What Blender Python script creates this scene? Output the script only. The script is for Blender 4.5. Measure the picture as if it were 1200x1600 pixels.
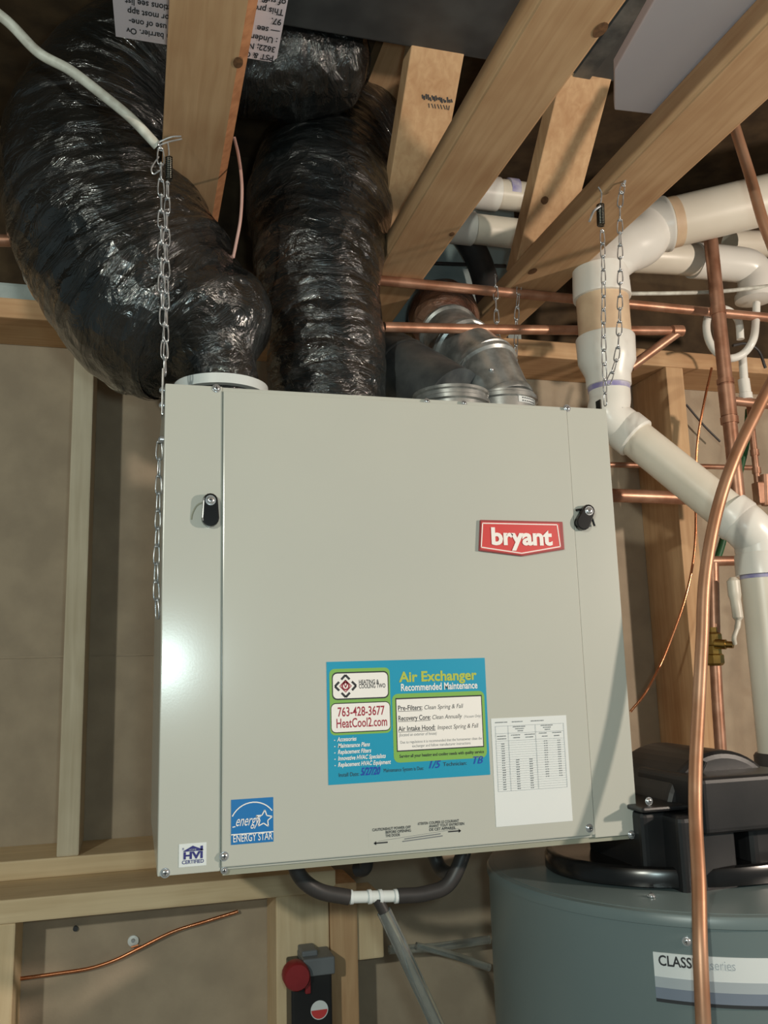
import bpy, bmesh, math, random
from mathutils import Vector, Matrix, noise
random.seed(7)
for o in list(bpy.data.objects): bpy.data.objects.remove(o)
SC = bpy.context.scene; COL = SC.collection
# ------------------------------------------------------------------ camera
CAMZ = 1.60                                   # eye height above the basement floor
FPX, YAW, PITCH, ROLL = 1369.34, 0.27703, 0.176586, -0.028647
fw = Vector((math.sin(YAW)*math.cos(PITCH), math.cos(YAW)*math.cos(PITCH), math.sin(PITCH)))
rt0 = Vector((math.cos(YAW), -math.sin(YAW), 0)); up0 = rt0.cross(fw)
RT = math.cos(ROLL)*rt0 + math.sin(ROLL)*up0
UP = -math.sin(ROLL)*rt0 + math.cos(ROLL)*up0
CAM = Vector((0, 0, CAMZ))
cd = bpy.data.cameras.new('camera'); cam = bpy.data.objects.new('camera', cd); COL.objects.link(cam)
cd.sensor_fit = 'VERTICAL'; cd.sensor_height = 36.0; cd.lens = FPX*36.0/1600.0; cd.clip_start = 0.01
m3 = Matrix((RT, UP, -fw)).transposed(); m4 = m3.to_4x4(); m4.translation = CAM; cam.matrix_world = m4
SC.camera = cam
# ------------------------------------------------------------------ world, lamps, exposure
w = bpy.data.worlds.new('world'); SC.world = w; w.use_nodes = True
bg = w.node_tree.nodes['Background']; bg.inputs[0].default_value = (0.72, 0.92, 0.95, 1); bg.inputs[1].default_value = 0.16
def lamp(name, loc, power, color, radius):
    l = bpy.data.lights.new(name, 'POINT'); l.energy = power; l.color = color; l.shadow_soft_size = radius
    o = bpy.data.objects.new(name, l); o.location = Vector(loc)+Vector((0, 0, CAMZ)); COL.objects.link(o); return o
lamp('phone_flash', (0.056, -0.01, 0.026), 8.5, (0.78, 1.0, 0.99), 0.025)
lamp('ceiling_bulb_left', (-1.0, -1.0, 0.58), 74.0, (0.98, 1.0, 0.87), 0.035)
lamp('ceiling_bulb_right', (1.75, -0.15, 0.28), 84.0, (1.0, 0.85, 0.71), 0.035)
vs = SC.view_settings; vs.view_transform = 'Standard'; vs.look = 'None'; vs.gamma = 1.0; vs.exposure = 0.0
try: vs.use_curve_mapping = False
except Exception: pass

# ------------------------------------------------------------------ pixel -> place
def ray(px, py):
    return fw*FPX + RT*(px-600) + UP*(800-py)
def P(px, py, Y=None, z=None, x=None):
    d = ray(px, py)
    t = Y/d.y if Y is not None else (z/d.z if z is not None else x/d.x)
    return CAM + d*t
def Z(h): return CAMZ+h                       # height given relative to the eye
# ------------------------------------------------------------------ materials
MATS = {}
def srgb(c): return tuple(((v/255)/12.92 if v/255 <= .04045 else ((v/255+.055)/1.055)**2.4) for v in c)+(1,)
def mat(name, col, rough=.6, metal=0., col2=None, nscale=30., stretch=(1,1,1), bump=0., bscale=None, bstretch=None, spec=.5, detail=4., rough2=None, coat=0., contrast=(.35,.65), bdist=.002):
    m = bpy.data.materials.new(name); m.use_nodes = True; nt = m.node_tree; N = nt.nodes; L = nt.links
    b = N['Principled BSDF']; b.inputs['Roughness'].default_value = rough; b.inputs['Metallic'].default_value = metal
    b.inputs['Specular IOR Level'].default_value = spec; b.inputs['Coat Weight'].default_value = coat
    b.inputs['Base Color'].default_value = srgb(col)
    tc = N.new('ShaderNodeTexCoord')
    def noise_node(scale, st, det):
        mp = N.new('ShaderNodeMapping'); mp.inputs['Scale'].default_value = st; L.new(tc.outputs['Object'], mp.inputs[0])
        n = N.new('ShaderNodeTexNoise'); n.inputs['Scale'].default_value = scale; n.inputs['Detail'].default_value = det
        L.new(mp.outputs[0], n.inputs['Vector']); return n
    if col2 is not None:
        n = noise_node(nscale, stretch, detail)
        r = N.new('ShaderNodeValToRGB'); r.color_ramp.elements[0].position = contrast[0]; r.color_ramp.elements[1].position = contrast[1]
        r.color_ramp.elements[0].color = srgb(col); r.color_ramp.elements[1].color = srgb(col2)
        L.new(n.outputs['Fac'], r.inputs[0]); L.new(r.outputs[0], b.inputs['Base Color'])
        if rough2 is not None:
            mr = N.new('ShaderNodeMapRange'); mr.inputs[1].default_value = contrast[0]; mr.inputs[2].default_value = contrast[1]
            mr.inputs[3].default_value = rough; mr.inputs[4].default_value = rough2
            L.new(n.outputs['Fac'], mr.inputs[0]); L.new(mr.outputs[0], b.inputs['Roughness'])
    if bump:
        n = noise_node(bscale or nscale, bstretch or stretch, 6.)
        bp = N.new('ShaderNodeBump'); bp.inputs['Strength'].default_value = bump; bp.inputs['Distance'].default_value = bdist
        L.new(n.outputs['Fac'], bp.inputs['Height']); L.new(bp.outputs[0], b.inputs['Normal'])
    MATS[name] = m; return m
def wood(name, c1, c2, axis, rough=.72):
    """lumber: grain stretched along one axis, growth-ring waves and knots"""
    m = bpy.data.materials.new(name); m.use_nodes = True; nt = m.node_tree; N = nt.nodes; L = nt.links
    b = N['Principled BSDF']; b.inputs['Roughness'].default_value = rough; b.inputs['Specular IOR Level'].default_value = .25
    tc = N.new('ShaderNodeTexCoord'); mp = N.new('ShaderNodeMapping'); s = [1, 1, 1]; s[axis] = .06
    mp.inputs['Scale'].default_value = s; L.new(tc.outputs['Object'], mp.inputs[0])
    n = N.new('ShaderNodeTexNoise'); n.inputs['Scale'].default_value = 95; n.inputs['Detail'].default_value = 5; n.inputs['Distortion'].default_value = .6
    L.new(mp.outputs[0], n.inputs['Vector'])
    n2 = N.new('ShaderNodeTexNoise'); n2.inputs['Scale'].default_value = 7; n2.inputs['Detail'].default_value = 3
    L.new(tc.outputs['Object'], n2.inputs['Vector'])
    mx = N.new('ShaderNodeMix'); mx.data_type = 'FLOAT'; mx.inputs[0].default_value = .55
    L.new(n.outputs['Fac'], mx.inputs[2]); L.new(n2.outputs['Fac'], mx.inputs[3])
    r = N.new('ShaderNodeValToRGB'); r.color_ramp.elements[0].position = .34; r.color_ramp.elements[1].position = .64
    r.color_ramp.elements[0].color = srgb(c1); r.color_ramp.elements[1].color = srgb(c2); L.new(mx.outputs[0], r.inputs[0])
    # sparse dark knots
    v = N.new('ShaderNodeTexVoronoi'); v.inputs['Scale'].default_value = 3.3; L.new(tc.outputs['Object'], v.inputs['Vector'])
    kr = N.new('ShaderNodeMapRange'); kr.inputs[1].default_value = .03; kr.inputs[2].default_value = .07; kr.inputs[3].default_value = .75; kr.inputs[4].default_value = 0.
    L.new(v.outputs['Distance'], kr.inputs[0])
    km = N.new('ShaderNodeMix'); km.data_type = 'RGBA'; km.inputs[7].default_value = srgb((78, 52, 30))
    L.new(kr.outputs[0], km.inputs[0]); L.new(r.outputs[0], km.inputs[6]); L.new(km.outputs[2], b.inputs['Base Color'])
    bp = N.new('ShaderNodeBump'); bp.inputs['Strength'].default_value = .25; bp.inputs['Distance'].default_value = .001
    L.new(n.outputs['Fac'], bp.inputs['Height']); L.new(bp.outputs[0], b.inputs['Normal'])
    MATS[name] = m; return m
def film(name, c1, c2, rough, amt):
    """crinkled plastic sleeve of insulated flexible duct"""
    m = bpy.data.materials.new(name); m.use_nodes = True; nt = m.node_tree; N = nt.nodes; L = nt.links
    b = N['Principled BSDF']; b.inputs['Roughness'].default_value = rough+.12; b.inputs['Specular IOR Level'].default_value = .6; b.inputs['Coat Weight'].default_value = .8; b.inputs['Coat Roughness'].default_value = .05; b.inputs['Coat IOR'].default_value = 1.5
    tc = N.new('ShaderNodeTexCoord')
    n1 = N.new('ShaderNodeTexNoise'); n1.inputs['Scale'].default_value = 9; n1.inputs['Detail'].default_value = 5; L.new(tc.outputs['Object'], n1.inputs['Vector'])
    r = N.new('ShaderNodeValToRGB'); r.color_ramp.elements[0].position = .38; r.color_ramp.elements[1].position = .68
    r.color_ramp.elements[0].color = srgb(c1); r.color_ramp.elements[1].color = srgb(c2)
    L.new(n1.outputs['Fac'], r.inputs[0]); L.new(r.outputs[0], b.inputs['Base Color'])
    uv = N.new('ShaderNodeUVMap'); mp = N.new('ShaderNodeMapping'); mp.inputs['Scale'].default_value = (4.0, 34.0, 1); mp.inputs['Rotation'].default_value = (0, 0, .10)
    L.new(uv.outputs[0], mp.inputs[0])
    n2 = N.new('ShaderNodeTexNoise'); n2.inputs['Scale'].default_value = 1.6; n2.inputs['Detail'].default_value = 5; n2.inputs['Roughness'].default_value = .6; n2.inputs['Distortion'].default_value = 1.0
    L.new(mp.outputs[0], n2.inputs['Vector'])
    n3 = N.new('ShaderNodeTexVoronoi'); n3.inputs['Scale'].default_value = 46; L.new(tc.outputs['Object'], n3.inputs['Vector'])
    b1 = N.new('ShaderNodeBump'); b1.inputs['Strength'].default_value = amt; b1.inputs['Distance'].default_value = .010
    L.new(n2.outputs['Fac'], b1.inputs['Height'])
    b2 = N.new('ShaderNodeBump'); b2.inputs['Strength'].default_value = amt*.55; b2.inputs['Distance'].default_value = .006
    L.new(n3.outputs['Distance'], b2.inputs['Height']); L.new(b1.outputs[0], b2.inputs['Normal']); L.new(b2.outputs[0], b.inputs['Normal']); L.new(b2.outputs[0], b.inputs['Coat Normal'])
    MATS[name] = m; return m
for ax, k in enumerate('xyz'):
    wood('lumber_'+k, (184, 143, 105), (212, 176, 136), ax)
wood('grey_lumber_z', (186, 172, 146), (212, 200, 176), 2)
wood('pale_lumber_x', (206, 180, 142), (230, 207, 170), 0); wood('pale_lumber_z', (206, 180, 142), (230, 207, 170), 2)
mat('waney_wood', (188, 132, 92), .8, col2=(160, 108, 72), nscale=60, bump=.3)
mat('knot_wood', (96, 66, 42), .8, col2=(128, 90, 58), nscale=160)
mat('fibreboard', (164, 149, 130), .9, col2=(178, 162, 141), nscale=14, bump=.15, bscale=220, spec=.15)
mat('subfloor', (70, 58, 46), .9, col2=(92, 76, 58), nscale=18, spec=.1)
mat('rim_insulation', (150, 166, 168), .8, col2=(176, 188, 186), nscale=9, bump=.5, bscale=16, bdist=.02)
mat('concrete_floor', (118, 114, 108), .85, col2=(140, 136, 128), nscale=8)
mat('beige_paint', (189, 190, 182), .20, col2=(192, 193, 184), nscale=4, bump=.05, bscale=420, bdist=.0004, spec=.5)
mat('beige_dark', (150, 150, 134), .5, col2=(156, 156, 140), nscale=6)
mat('pvc', (222, 214, 198), .34, col2=(232, 226, 212), nscale=7, bump=.04)
mat('pvc_fitting', (230, 228, 220), .3, col2=(236, 234, 228), nscale=7)
mat('pvc_tan', (205, 176, 146), .45, col2=(222, 196, 164), nscale=25, detail=6)
mat('primer_purple', (142, 136, 186), .5, col2=(196, 192, 208), nscale=40)
mat('copper', (186, 142, 118), .40, .55, col2=(152, 106, 82), nscale=26, stretch=(1, 1, 1), rough2=.42)
mat('copper_bright', (226, 158, 118), .22, 1., col2=(205, 130, 90), nscale=30, rough2=.3)
mat('soft_copper', (190, 148, 120), .42, .5, col2=(166, 118, 88), nscale=14, rough2=.45)
mat('brass', (190, 160, 90), .3, 1., col2=(160, 132, 80), nscale=40)
mat('galvanised', (204, 206, 204), .30, .7, col2=(140, 143, 142), nscale=36, rough2=.36)
mat('dull_galvanised', (132, 136, 136), .42, .7, col2=(90, 95, 98), nscale=22, rough2=.55)
mat('duct_sheet', (92, 95, 98), .5, .7, col2=(112, 116, 118), nscale=12, rough2=.6)
mat('zinc', (226, 228, 230), .24, .7, col2=(170, 172, 176), nscale=60)
mat('dark_spring', (92, 92, 86), .35, 1., col2=(70, 70, 66), nscale=60)
film('black_film', (14, 18, 19), (36, 35, 34), .10, .75)
film('red_foil', (90, 50, 40), (150, 116, 96), .2, .8)
mat('strap_white', (226, 230, 228), .35, col2=(214, 220, 220), nscale=12)
mat('black_plastic', (26, 27, 29), .38, col2=(38, 37, 38), nscale=14, bump=.06, bscale=300, bdist=.0005)
mat('black_gloss', (18, 18, 19), .22, col2=(26, 26, 27), nscale=20)
mat('tank_grey', (106, 120, 121), .36, col2=(112, 126, 127), nscale=3, bump=.04, bscale=300, bdist=.0004)
mat('white_paper', (226, 230, 230), .6, col2=(220, 225, 226), nscale=6)
mat('sticker_blue', (24, 150, 186), .42, col2=(28, 154, 190), nscale=5)
mat('sticker_green', (128, 178, 84), .45, col2=(132, 182, 88), nscale=5)
mat('star_blue', (20, 112, 180), .42, col2=(24, 116, 184), nscale=5)
mat('ink_black', (42, 44, 48), .6, col2=(50, 52, 56), nscale=5)
mat('ink_grey', (110, 114, 118), .6, col2=(120, 124, 128), nscale=5)
mat('ink_rule', (172, 178, 182), .6, col2=(178, 184, 188), nscale=5)
mat('ink_maroon', (158, 44, 62), .6, col2=(164, 50, 68), nscale=5)
mat('ink_navy', (44, 44, 118), .6, col2=(50, 50, 124), nscale=5)
mat('ink_pen', (20, 60, 170), .6, col2=(26, 66, 176), nscale=5)
mat('ink_yellow', (178, 190, 74), .6, col2=(184, 196, 80), nscale=5)
mat('badge_red', (206, 66, 66), .4, col2=(212, 72, 72), nscale=5)
mat('badge_edge', (150, 56, 58), .45, col2=(158, 62, 64), nscale=5)
mat('white_print', (244, 240, 236), .45, col2=(240, 236, 232), nscale=5)
mat('label_grey', (170, 178, 184), .45, col2=(176, 184, 190), nscale=5)
mat('label_slate', (120, 130, 146), .45, col2=(126, 136, 152), nscale=5)
mat('foam_lilac', (222, 212, 219), .7, col2=(226, 217, 223), nscale=6)
mat('tag_paper', (222, 212, 222), .7, col2=(226, 218, 226), nscale=8)
mat('cable_white', (214, 216, 206), .5, col2=(180, 178, 168), nscale=60, stretch=(1, 1, 1))
mat('wire_pink', (190, 150, 140), .4, col2=(176, 136, 126), nscale=30)
mat('green_wire', (36, 92, 52), .5, col2=(30, 78, 44), nscale=30)
mat('red_plastic', (150, 42, 46), .4, col2=(132, 34, 40), nscale=20)
mat('grey_plastic', (104, 108, 112), .45, col2=(114, 118, 122), nscale=20)
mat('rubber', (52, 50, 50), .45, col2=(62, 58, 57), nscale=30)
mat('lever_white', (224, 220, 206), .4, col2=(214, 210, 196), nscale=20)
def clear(name):
    m = bpy.data.materials.new(name); m.use_nodes = True; N = m.node_tree.nodes; L = m.node_tree.links
    b = N['Principled BSDF']; b.inputs['Roughness'].default_value = .06; b.inputs['Transmission Weight'].default_value = .85; b.inputs['IOR'].default_value = 1.3
    n = N.new('ShaderNodeTexNoise'); n.inputs['Scale'].default_value = 30
    r = N.new('ShaderNodeValToRGB'); r.color_ramp.elements[0].color = srgb((190, 200, 200)); r.color_ramp.elements[1].color = srgb((222, 228, 228))
    L.new(n.outputs['Fac'], r.inputs[0]); L.new(r.outputs[0], b.inputs['Base Color']); MATS[name] = m
clear('clear_vinyl')

# ------------------------------------------------------------------ mesh helpers
ORG = {}
def finish(o, label=None, cat=None, group=None, kind=None):
    if label: o['label'] = label
    if cat: o['category'] = cat
    if group: o['group'] = group
    if kind: o['kind'] = kind
    return o
def thing(name, loc, label=None, cat=None, group=None, kind=None):
    o = bpy.data.objects.new(name, None); COL.objects.link(o); o.location = loc; o.empty_display_size = .05
    ORG[o] = Vector(loc); return finish(o, label, cat, group, kind)
def catmull(pts, n=8):
    pts = [Vector(p) for p in pts]
    if len(pts) < 3: return [pts[0].lerp(pts[-1], i/n) for i in range(n+1)]
    ext = [2*pts[0]-pts[1]]+pts+[2*pts[-1]-pts[-2]]; out = []
    for i in range(1, len(ext)-2):
        a, b, c, d = ext[i-1:i+3]
        for k in range(n):
            t = k/n
            out.append(.5*((2*b)+(c-a)*t+(2*a-5*b+4*c-d)*t*t+(3*b-a-3*c+d)*t**3))
    out.append(pts[-1]); return out
def frames(path, closed=False):
    n = len(path); T = []
    for i in range(n):
        a = path[(i-1) % n] if closed or i > 0 else path[i]; b = path[(i+1) % n] if closed or i < n-1 else path[i]
        T.append((b-a).normalized())
    ref = Vector((0, 0, 1)) if abs(T[0].z) < .9 else Vector((1, 0, 0))
    u = (ref - T[0]*ref.dot(T[0])).normalized(); out = []
    for t in T:
        u = (u - t*u.dot(t)).normalized(); out.append((u, t.cross(u)))
    return out
class MB:
    def __init__(s): s.v = []; s.f = []; s.uv = {}; s.mi = []; s.cur = 0
    def add(s, vs, fs):
        o = len(s.v); s.v += [Vector(p) for p in vs]; s.f += [tuple(i+o for i in f) for f in fs]; s.mi += [s.cur]*len(fs); return s
    def box(s, a, b):
        x0, x1 = sorted((a[0], b[0])); y0, y1 = sorted((a[1], b[1])); z0, z1 = sorted((a[2], b[2]))
        return s.add([(x, y, z) for z in (z0, z1) for y in (y0, y1) for x in (x0, x1)],
                     [(0, 2, 3, 1), (4, 5, 7, 6), (0, 1, 5, 4), (2, 6, 7, 3), (0, 4, 6, 2), (1, 3, 7, 5)])
    def bar(s, a, b, wdt, thk, side=None):
        """rectangular bar from a to b; wdt along side vector, thk along the other"""
        a = Vector(a); b = Vector(b); t = (b-a).normalized(); sd = Vector(side or (1, 0, 0)); sd = (sd-t*sd.dot(t)).normalized(); n = t.cross(sd)
        vs = [p+sd*i*wdt/2+n*j*thk/2 for p in (a, b) for i, j in ((-1, -1), (1, -1), (1, 1), (-1, 1))]
        return s.add(vs, [(3, 2, 1, 0), (4, 5, 6, 7), (0, 1, 5, 4), (1, 2, 6, 5), (2, 3, 7, 6), (3, 0, 4, 7)])
    def tube(s, path, r, seg=14, closed=False, caps=True, rfun=None):
        path = [Vector(p) for p in path]; fr = frames(path, closed); n = len(path); vs = []; fs = []
        for i, p in enumerate(path):
            u, v = fr[i]; rr = r[i] if isinstance(r, (list, tuple)) else r
            for k in range(seg):
                a = 2*math.pi*k/seg; q = rfun(i, a) if rfun else 1.
                vs.append(p+(u*math.cos(a)+v*math.sin(a))*rr*q)
        for i in range(n if closed else n-1):
            j = (i+1) % n
            for k in range(seg):
                l = (k+1) % seg; fs.append((i*seg+k, i*seg+l, j*seg+l, j*seg+k))
        if caps and not closed:
            fs.append(tuple(range(seg-1, -1, -1))); fs.append(tuple((n-1)*seg+k for k in range(seg)))
        return s.add(vs, fs)
    def lathe(s, o, axis, prof, seg=28, caps=True):
        o = Vector(o); t = Vector(axis).normalized()
        path_r = prof; ref = Vector((0, 0, 1)) if abs(t.z) < .9 else Vector((1, 0, 0)); u = (ref-t*ref.dot(t)).normalized(); v = t.cross(u); vs = []; fs = []
        for d, r in path_r:
            for k in range(seg):
                a = 2*math.pi*k/seg; vs.append(o+t*d+(u*math.cos(a)+v*math.sin(a))*r)
        n = len(path_r)
        for i in range(n-1):
            for k in range(seg):
                l = (k+1) % seg; fs.append((i*seg+k, i*seg+l, (i+1)*seg+l, (i+1)*seg+k))
        if caps: fs.append(tuple(range(seg-1, -1, -1))); fs.append(tuple((n-1)*seg+k for k in range(seg)))
        return s.add(vs, fs)
    def prism(s, poly, d):
        """planar polygon (list of 3D points) extruded by vector d"""
        poly = [Vector(p) for p in poly]; d = Vector(d); n = len(poly)
        fs = [tuple(range(n-1, -1, -1)), tuple(range(n, 2*n))]+[(i, (i+1) % n, (i+1) % n+n, i+n) for i in range(n)]
        return s.add(poly+[p+d for p in poly], fs)
    def build(s, name, material, parent=None, label=None, cat=None, group=None, kind=None, smooth=False, bevel=0., bseg=2, mats=None, uvs=None):
        me = bpy.data.meshes.new(name)
        mn = Vector([min(p[i] for p in s.v) for i in range(3)]); mx = Vector([max(p[i] for p in s.v) for i in range(3)])
        org = Vector(((mn.x+mx.x)/2, (mn.y+mx.y)/2, mn.z))
        me.from_pydata([p-org for p in s.v], [], s.f)
        for k in ([material]+(mats or [])): me.materials.append(MATS[k])
        for p, i in zip(me.polygons, s.mi): p.material_index = i
        bm = bmesh.new(); bm.from_mesh(me)
        if uvs is None: bmesh.ops.recalc_face_normals(bm, faces=bm.faces)
        if bevel:
            ed = [e for e in bm.edges if len(e.link_faces) == 2 and e.calc_face_angle(0) > .6]
            bmesh.ops.bevel(bm, geom=ed, offset=bevel, segments=bseg, profile=.6, affect='EDGES')
        bm.to_mesh(me); bm.free()
        if uvs:
            lay = me.uv_layers.new(name='UVMap')
            for l in me.loops: lay.data[l.index].uv = uvs[l.vertex_index] if l.vertex_index < len(uvs) else (0, 0)
        if smooth:
            for p in me.polygons: p.use_smooth = True
            try: me.set_sharp_from_angle(angle=math.radians(38))
            except Exception: pass
        me.update()
        o = bpy.data.objects.new(name, me); COL.objects.link(o); ORG[o] = org
        if parent is not None: o.parent = parent; o.location = org-ORG[parent]
        else: o.location = org
        return finish(o, label, cat, group, kind)
def text_mesh(mb, body, size, place, align='LEFT', bold=0., shear=0., sx=1., extrude=0., spacing=1., fit=None):
    """adds lettering to an MB; place(u, v, h) -> world point"""
    cu = bpy.data.curves.new('lettering', 'FONT'); cu.body = body; cu.size = size; cu.align_x = align; cu.offset = bold*size; cu.shear = shear
    cu.space_character = spacing; cu.resolution_u = 3; cu.extrude = extrude
    ob = bpy.data.objects.new('lettering', cu); COL.objects.link(ob)
    dg = bpy.context.evaluated_depsgraph_get(); me = bpy.data.meshes.new_from_object(ob.evaluated_get(dg))
    if fit:
        xs = [v.co.x for v in me.vertices]; sx = fit/(max(xs)-min(xs))
    mb.add([place(v.co.x*sx, v.co.y, v.co.z) for v in me.vertices], [tuple(p.vertices) for p in me.polygons])
    bpy.data.objects.remove(ob); bpy.data.curves.remove(cu); bpy.data.meshes.remove(me)
    return mb
def fixed(px, py, Y): return P(px, py, Y=Y)

# ================================================================== THE SHELL
YS, YSH = 1.60, 1.74          # faces of the upper studs, sheathing behind them
YL, YLP = 1.47, 1.575         # lower wall: framing face, panel behind
ZC = 0.67                     # underside of the floor trusses above the eye
MB().box((-2.2, -2.2, -.06), (3.2, 1.9, 0)).build('floor', 'concrete_floor', kind='structure')
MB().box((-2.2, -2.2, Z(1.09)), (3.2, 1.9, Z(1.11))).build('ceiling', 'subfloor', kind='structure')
zl0 = P(0, 1378, Y=YS).z      # top of lower wall
zt1_ = P(0, 464, Y=YS).z
wall = thing('wall_back', (0, YSH, 0), kind='structure')
MB().box((-2.2, YSH, zl0-.02), (3.2, YSH+.02, Z(.69))).build('sheathing', 'fibreboard', wall)
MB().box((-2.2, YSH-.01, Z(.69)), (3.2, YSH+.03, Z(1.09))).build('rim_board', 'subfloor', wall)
MB().box((P(8, 110, Y=YSH).x, YSH-.035, P(30, 165, Y=YSH-.03).z), (P(52, 110, Y=YSH).x, YSH-.01, P(30, 62, Y=YSH-.03).z)).build('insulation_batt', 'rim_insulation', wall, bevel=.008)
for xa, xb in ((P(600, 430, Y=YSH).x, P(800, 430, Y=YSH).x), (P(890, 300, Y=YSH).x, P(945, 300, Y=YSH).x)):
    MB().box((xa, YSH-.035, Z(.70)), (xb, YSH-.01, Z(1.05))).build('insulation_batt', 'rim_insulation', wall, bevel=.008)
MB().box((P(-60, 440, Y=YS).x, YS+.02, zt1_), (P(60, 440, Y=YS).x, YSH-.012, P(0, 432, Y=YS).z)).build('insulation_batt', 'rim_insulation', wall, bevel=.008)
zt0, zt1 = P(0, 495, Y=YS).z, P(0, 464, Y=YS).z
MB().box((-2.2, YS, zt0), (3.2, YSH, zt1)).build('top_plate', 'lumber_x', wall, bevel=.003)
zb1 = P(0, 1347, Y=YS).z
MB().box((-2.2, YS, zl0), (3.2, YSH, zb1)).build('bottom_plate', 'pale_lumber_x', wall, bevel=.003)
for a, b in ((107, 140), (1046, 1073)):
    yy = 800 if a < 500 else 640
    MB().box((P(a, yy, Y=YS).x, YS, zb1), (P(b, yy, Y=YS).x, YSH, zt0)).build('stud', 'grey_lumber_z' if a < 500 else 'lumber_z', wall, bevel=.003)
# seams of the sheathing sheets (battens of tape)
MB().box((-2.2, YSH-.002, P(200, 1025, Y=YSH).z), (P(245, 1025, Y=YSH).x, YSH, P(200, 1022, Y=YSH).z)).build('sheet_seam', 'fibreboard', wall)
# lower wall
lw = thing('wall_lower', (0, YL, 0), kind='structure')
zlp0 = P(0, 1445, Y=YL).z
MB().box((-2.2, YLP, 0), (3.2, YLP+.02, zl0-.001)).build('panel', 'fibreboard', lw)
MB().box((-2.2, YL, zlp0), (P(525, 1390, Y=YL).x, YS+.1, zl0)).build('top_plate', 'pale_lumber_x', lw, bevel=.003)
MB().box((P(22, 1500, Y=YL).x-.04, YL+.002, 0), (P(22, 1500, Y=YL).x, YLP, zlp0)).build('stud', 'pale_lumber_z', lw, bevel=.003)
MB().box((P(432, 1500, Y=YL).x, YL+.004, 0), (P(516, 1500, Y=YL).x, YLP, zlp0)).build('stud', 'pale_lumber_z', lw, bevel=.003)
MB().box((P(517, 1500, Y=YL).x, YL, 0), (P(560, 1500, Y=YL).x, YLP, zlp0+.012)).build('stud', 'lumber_z', lw, bevel=.003)
MB().box((P(561, 1500, Y=YL).x, YL+.01, P(580, 1502, Y=YL).z), (P(603, 1500, Y=YL).x, YLP, P(580, 1402, Y=YL).z)).build('block', 'pale_lumber_z', lw, bevel=.003)

# ================================================================== FLOOR TRUSSES
def truss(x0, x1, label, wane=False, webs=((1.355, .71, 1.115, .95),), y0=-.9):
    t = thing('floor_truss', (x0, YS, Z(ZC)), label, 'truss')
    c = MB()
    if wane:
        prof = [(x0, ZC+.001), (x1-.011, ZC), (x1, ZC+.009), (x1, ZC+.038), (x0, ZC+.038)]
        vs = [Vector((x, y, Z(z))) for y in (y0, YSH) for x, z in prof]
        c.add(vs, [(0, 1, 2, 3, 4), (9, 8, 7, 6, 5), (0, 5, 6, 1), (2, 7, 8, 3), (3, 8, 9, 4), (4, 9, 5, 0)]); c.cur = 1; c.add([vs[1], vs[6], vs[7], vs[2]], [(0, 1, 2, 3)])
        c.build('bottom_chord', 'lumber_y', t, mats=['waney_wood'])
    else:
        c.box((x0, y0, Z(ZC)), (x1, YSH, Z(ZC+.038))).build('bottom_chord', 'lumber_y', t, bevel=.003)
    MB().box((x0, y0, Z(1.05)), (x1, YSH, Z(1.089))).build('top_chord', 'lumber_y', t)
    for a, za, b, zb in webs:
        xm = (x0+x1)/2
        MB().bar((xm, a, Z(za)), (xm, b, Z(zb)), (x1-x0)-.002, .038).build('web', 'lumber_z', t, bevel=.002)
    return t
X1, X2, X3 = (.020, .107), (.385, .473), (.638, .729)
truss(*X1, 'flat two by four truss chord holding the chain beside the white cable', wane=True, webs=((1.36, .71, 1.50, .95),))
t2 = truss(*X2, 'wooden truss with black ink stamp on its diagonal web', webs=((1.37, .70, 1.05, 1.05),))
truss(*X3, 'wooden truss crossing in front of the white vent elbow with knotted web', webs=((1.37, .70, 1.05, 1.05),))
# knots in the lumber faces in view
t1 = [o for o in COL.objects if o.name == 'floor_truss'][0]; t3 = [o for o in COL.objects if o.name == 'floor_truss.002'][0]
for tt_, px, py, r in ((t1, 372, 98, .0055), (t2, 938, 47, .007), (t3, 832, 424, .007), (t2, 706, 366, .004)):
    k = MB(); k.lathe(P(px, py, z=ZC-.0002), (0, 0, -1), [(-.002, r), (.0003, r), (.0006, r*.4)], 14)
    for v in k.v: v.y += (v.y-P(px, py, z=ZC).y)*.7
    k.build('knot', 'knot_wood', tt_, smooth=True)
# ink stamp on the web of the middle truss
web = [c for c in t2.children if c.name.startswith('web')][0]
ta, tb = Vector((0, 1.37, Z(.70))), Vector((0, 1.05, Z(1.05))); tw = (tb-ta).normalized(); nw = Vector((1, 0, 0)).cross(tw)
if nw.y > 0: nw = -nw
def onweb(px, py, lift=.0196):
    o = CAM; d = ray(px, py); p0 = ta+nw*lift; k = (p0-o).dot(nw)/d.dot(nw); return o+d*k
sb = MB()
random.seed(3)
for i in range(16):
    px = 660+i*3.0; py = 152+i*.4+random.uniform(-2, 2); h = random.uniform(3, 9)
    a = onweb(px, py-h/2); b = onweb(px+random.uniform(0, 2.6), py+h/2); sb.bar(a, b, .0022, .0004, (1, 0, 0))
for i in range(8):
    px = 670+i*4.6; py = 165+i*.5; a = onweb(px, py-3.5); b = onweb(px+random.uniform(-2, 3), py+3.5); sb.bar(a, b, .0012, .0004, (1, 0, 0))
sb.build('ink_stamp', 'ink_black', web, 'smudged black lumber stamp')

# ================================================================== THINGS ABOVE THE CHORDS
b = MB(); b.box((.13, .35, Z(.935)), (1.0, 1.135, Z(1.045)))
du = thing('sheet_metal_duct', (.56, .75, Z(.935)), 'wide dark grey sheet metal duct running above the trusses', 'duct')
b.build('duct_body', 'duct_sheet', du, bevel=.004)
for xx in (.66,): MB().box((xx, .345, Z(.931)), (xx+.03, 1.139, Z(.936))).build('drive_cleat', 'dull_galvanised', du)
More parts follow.
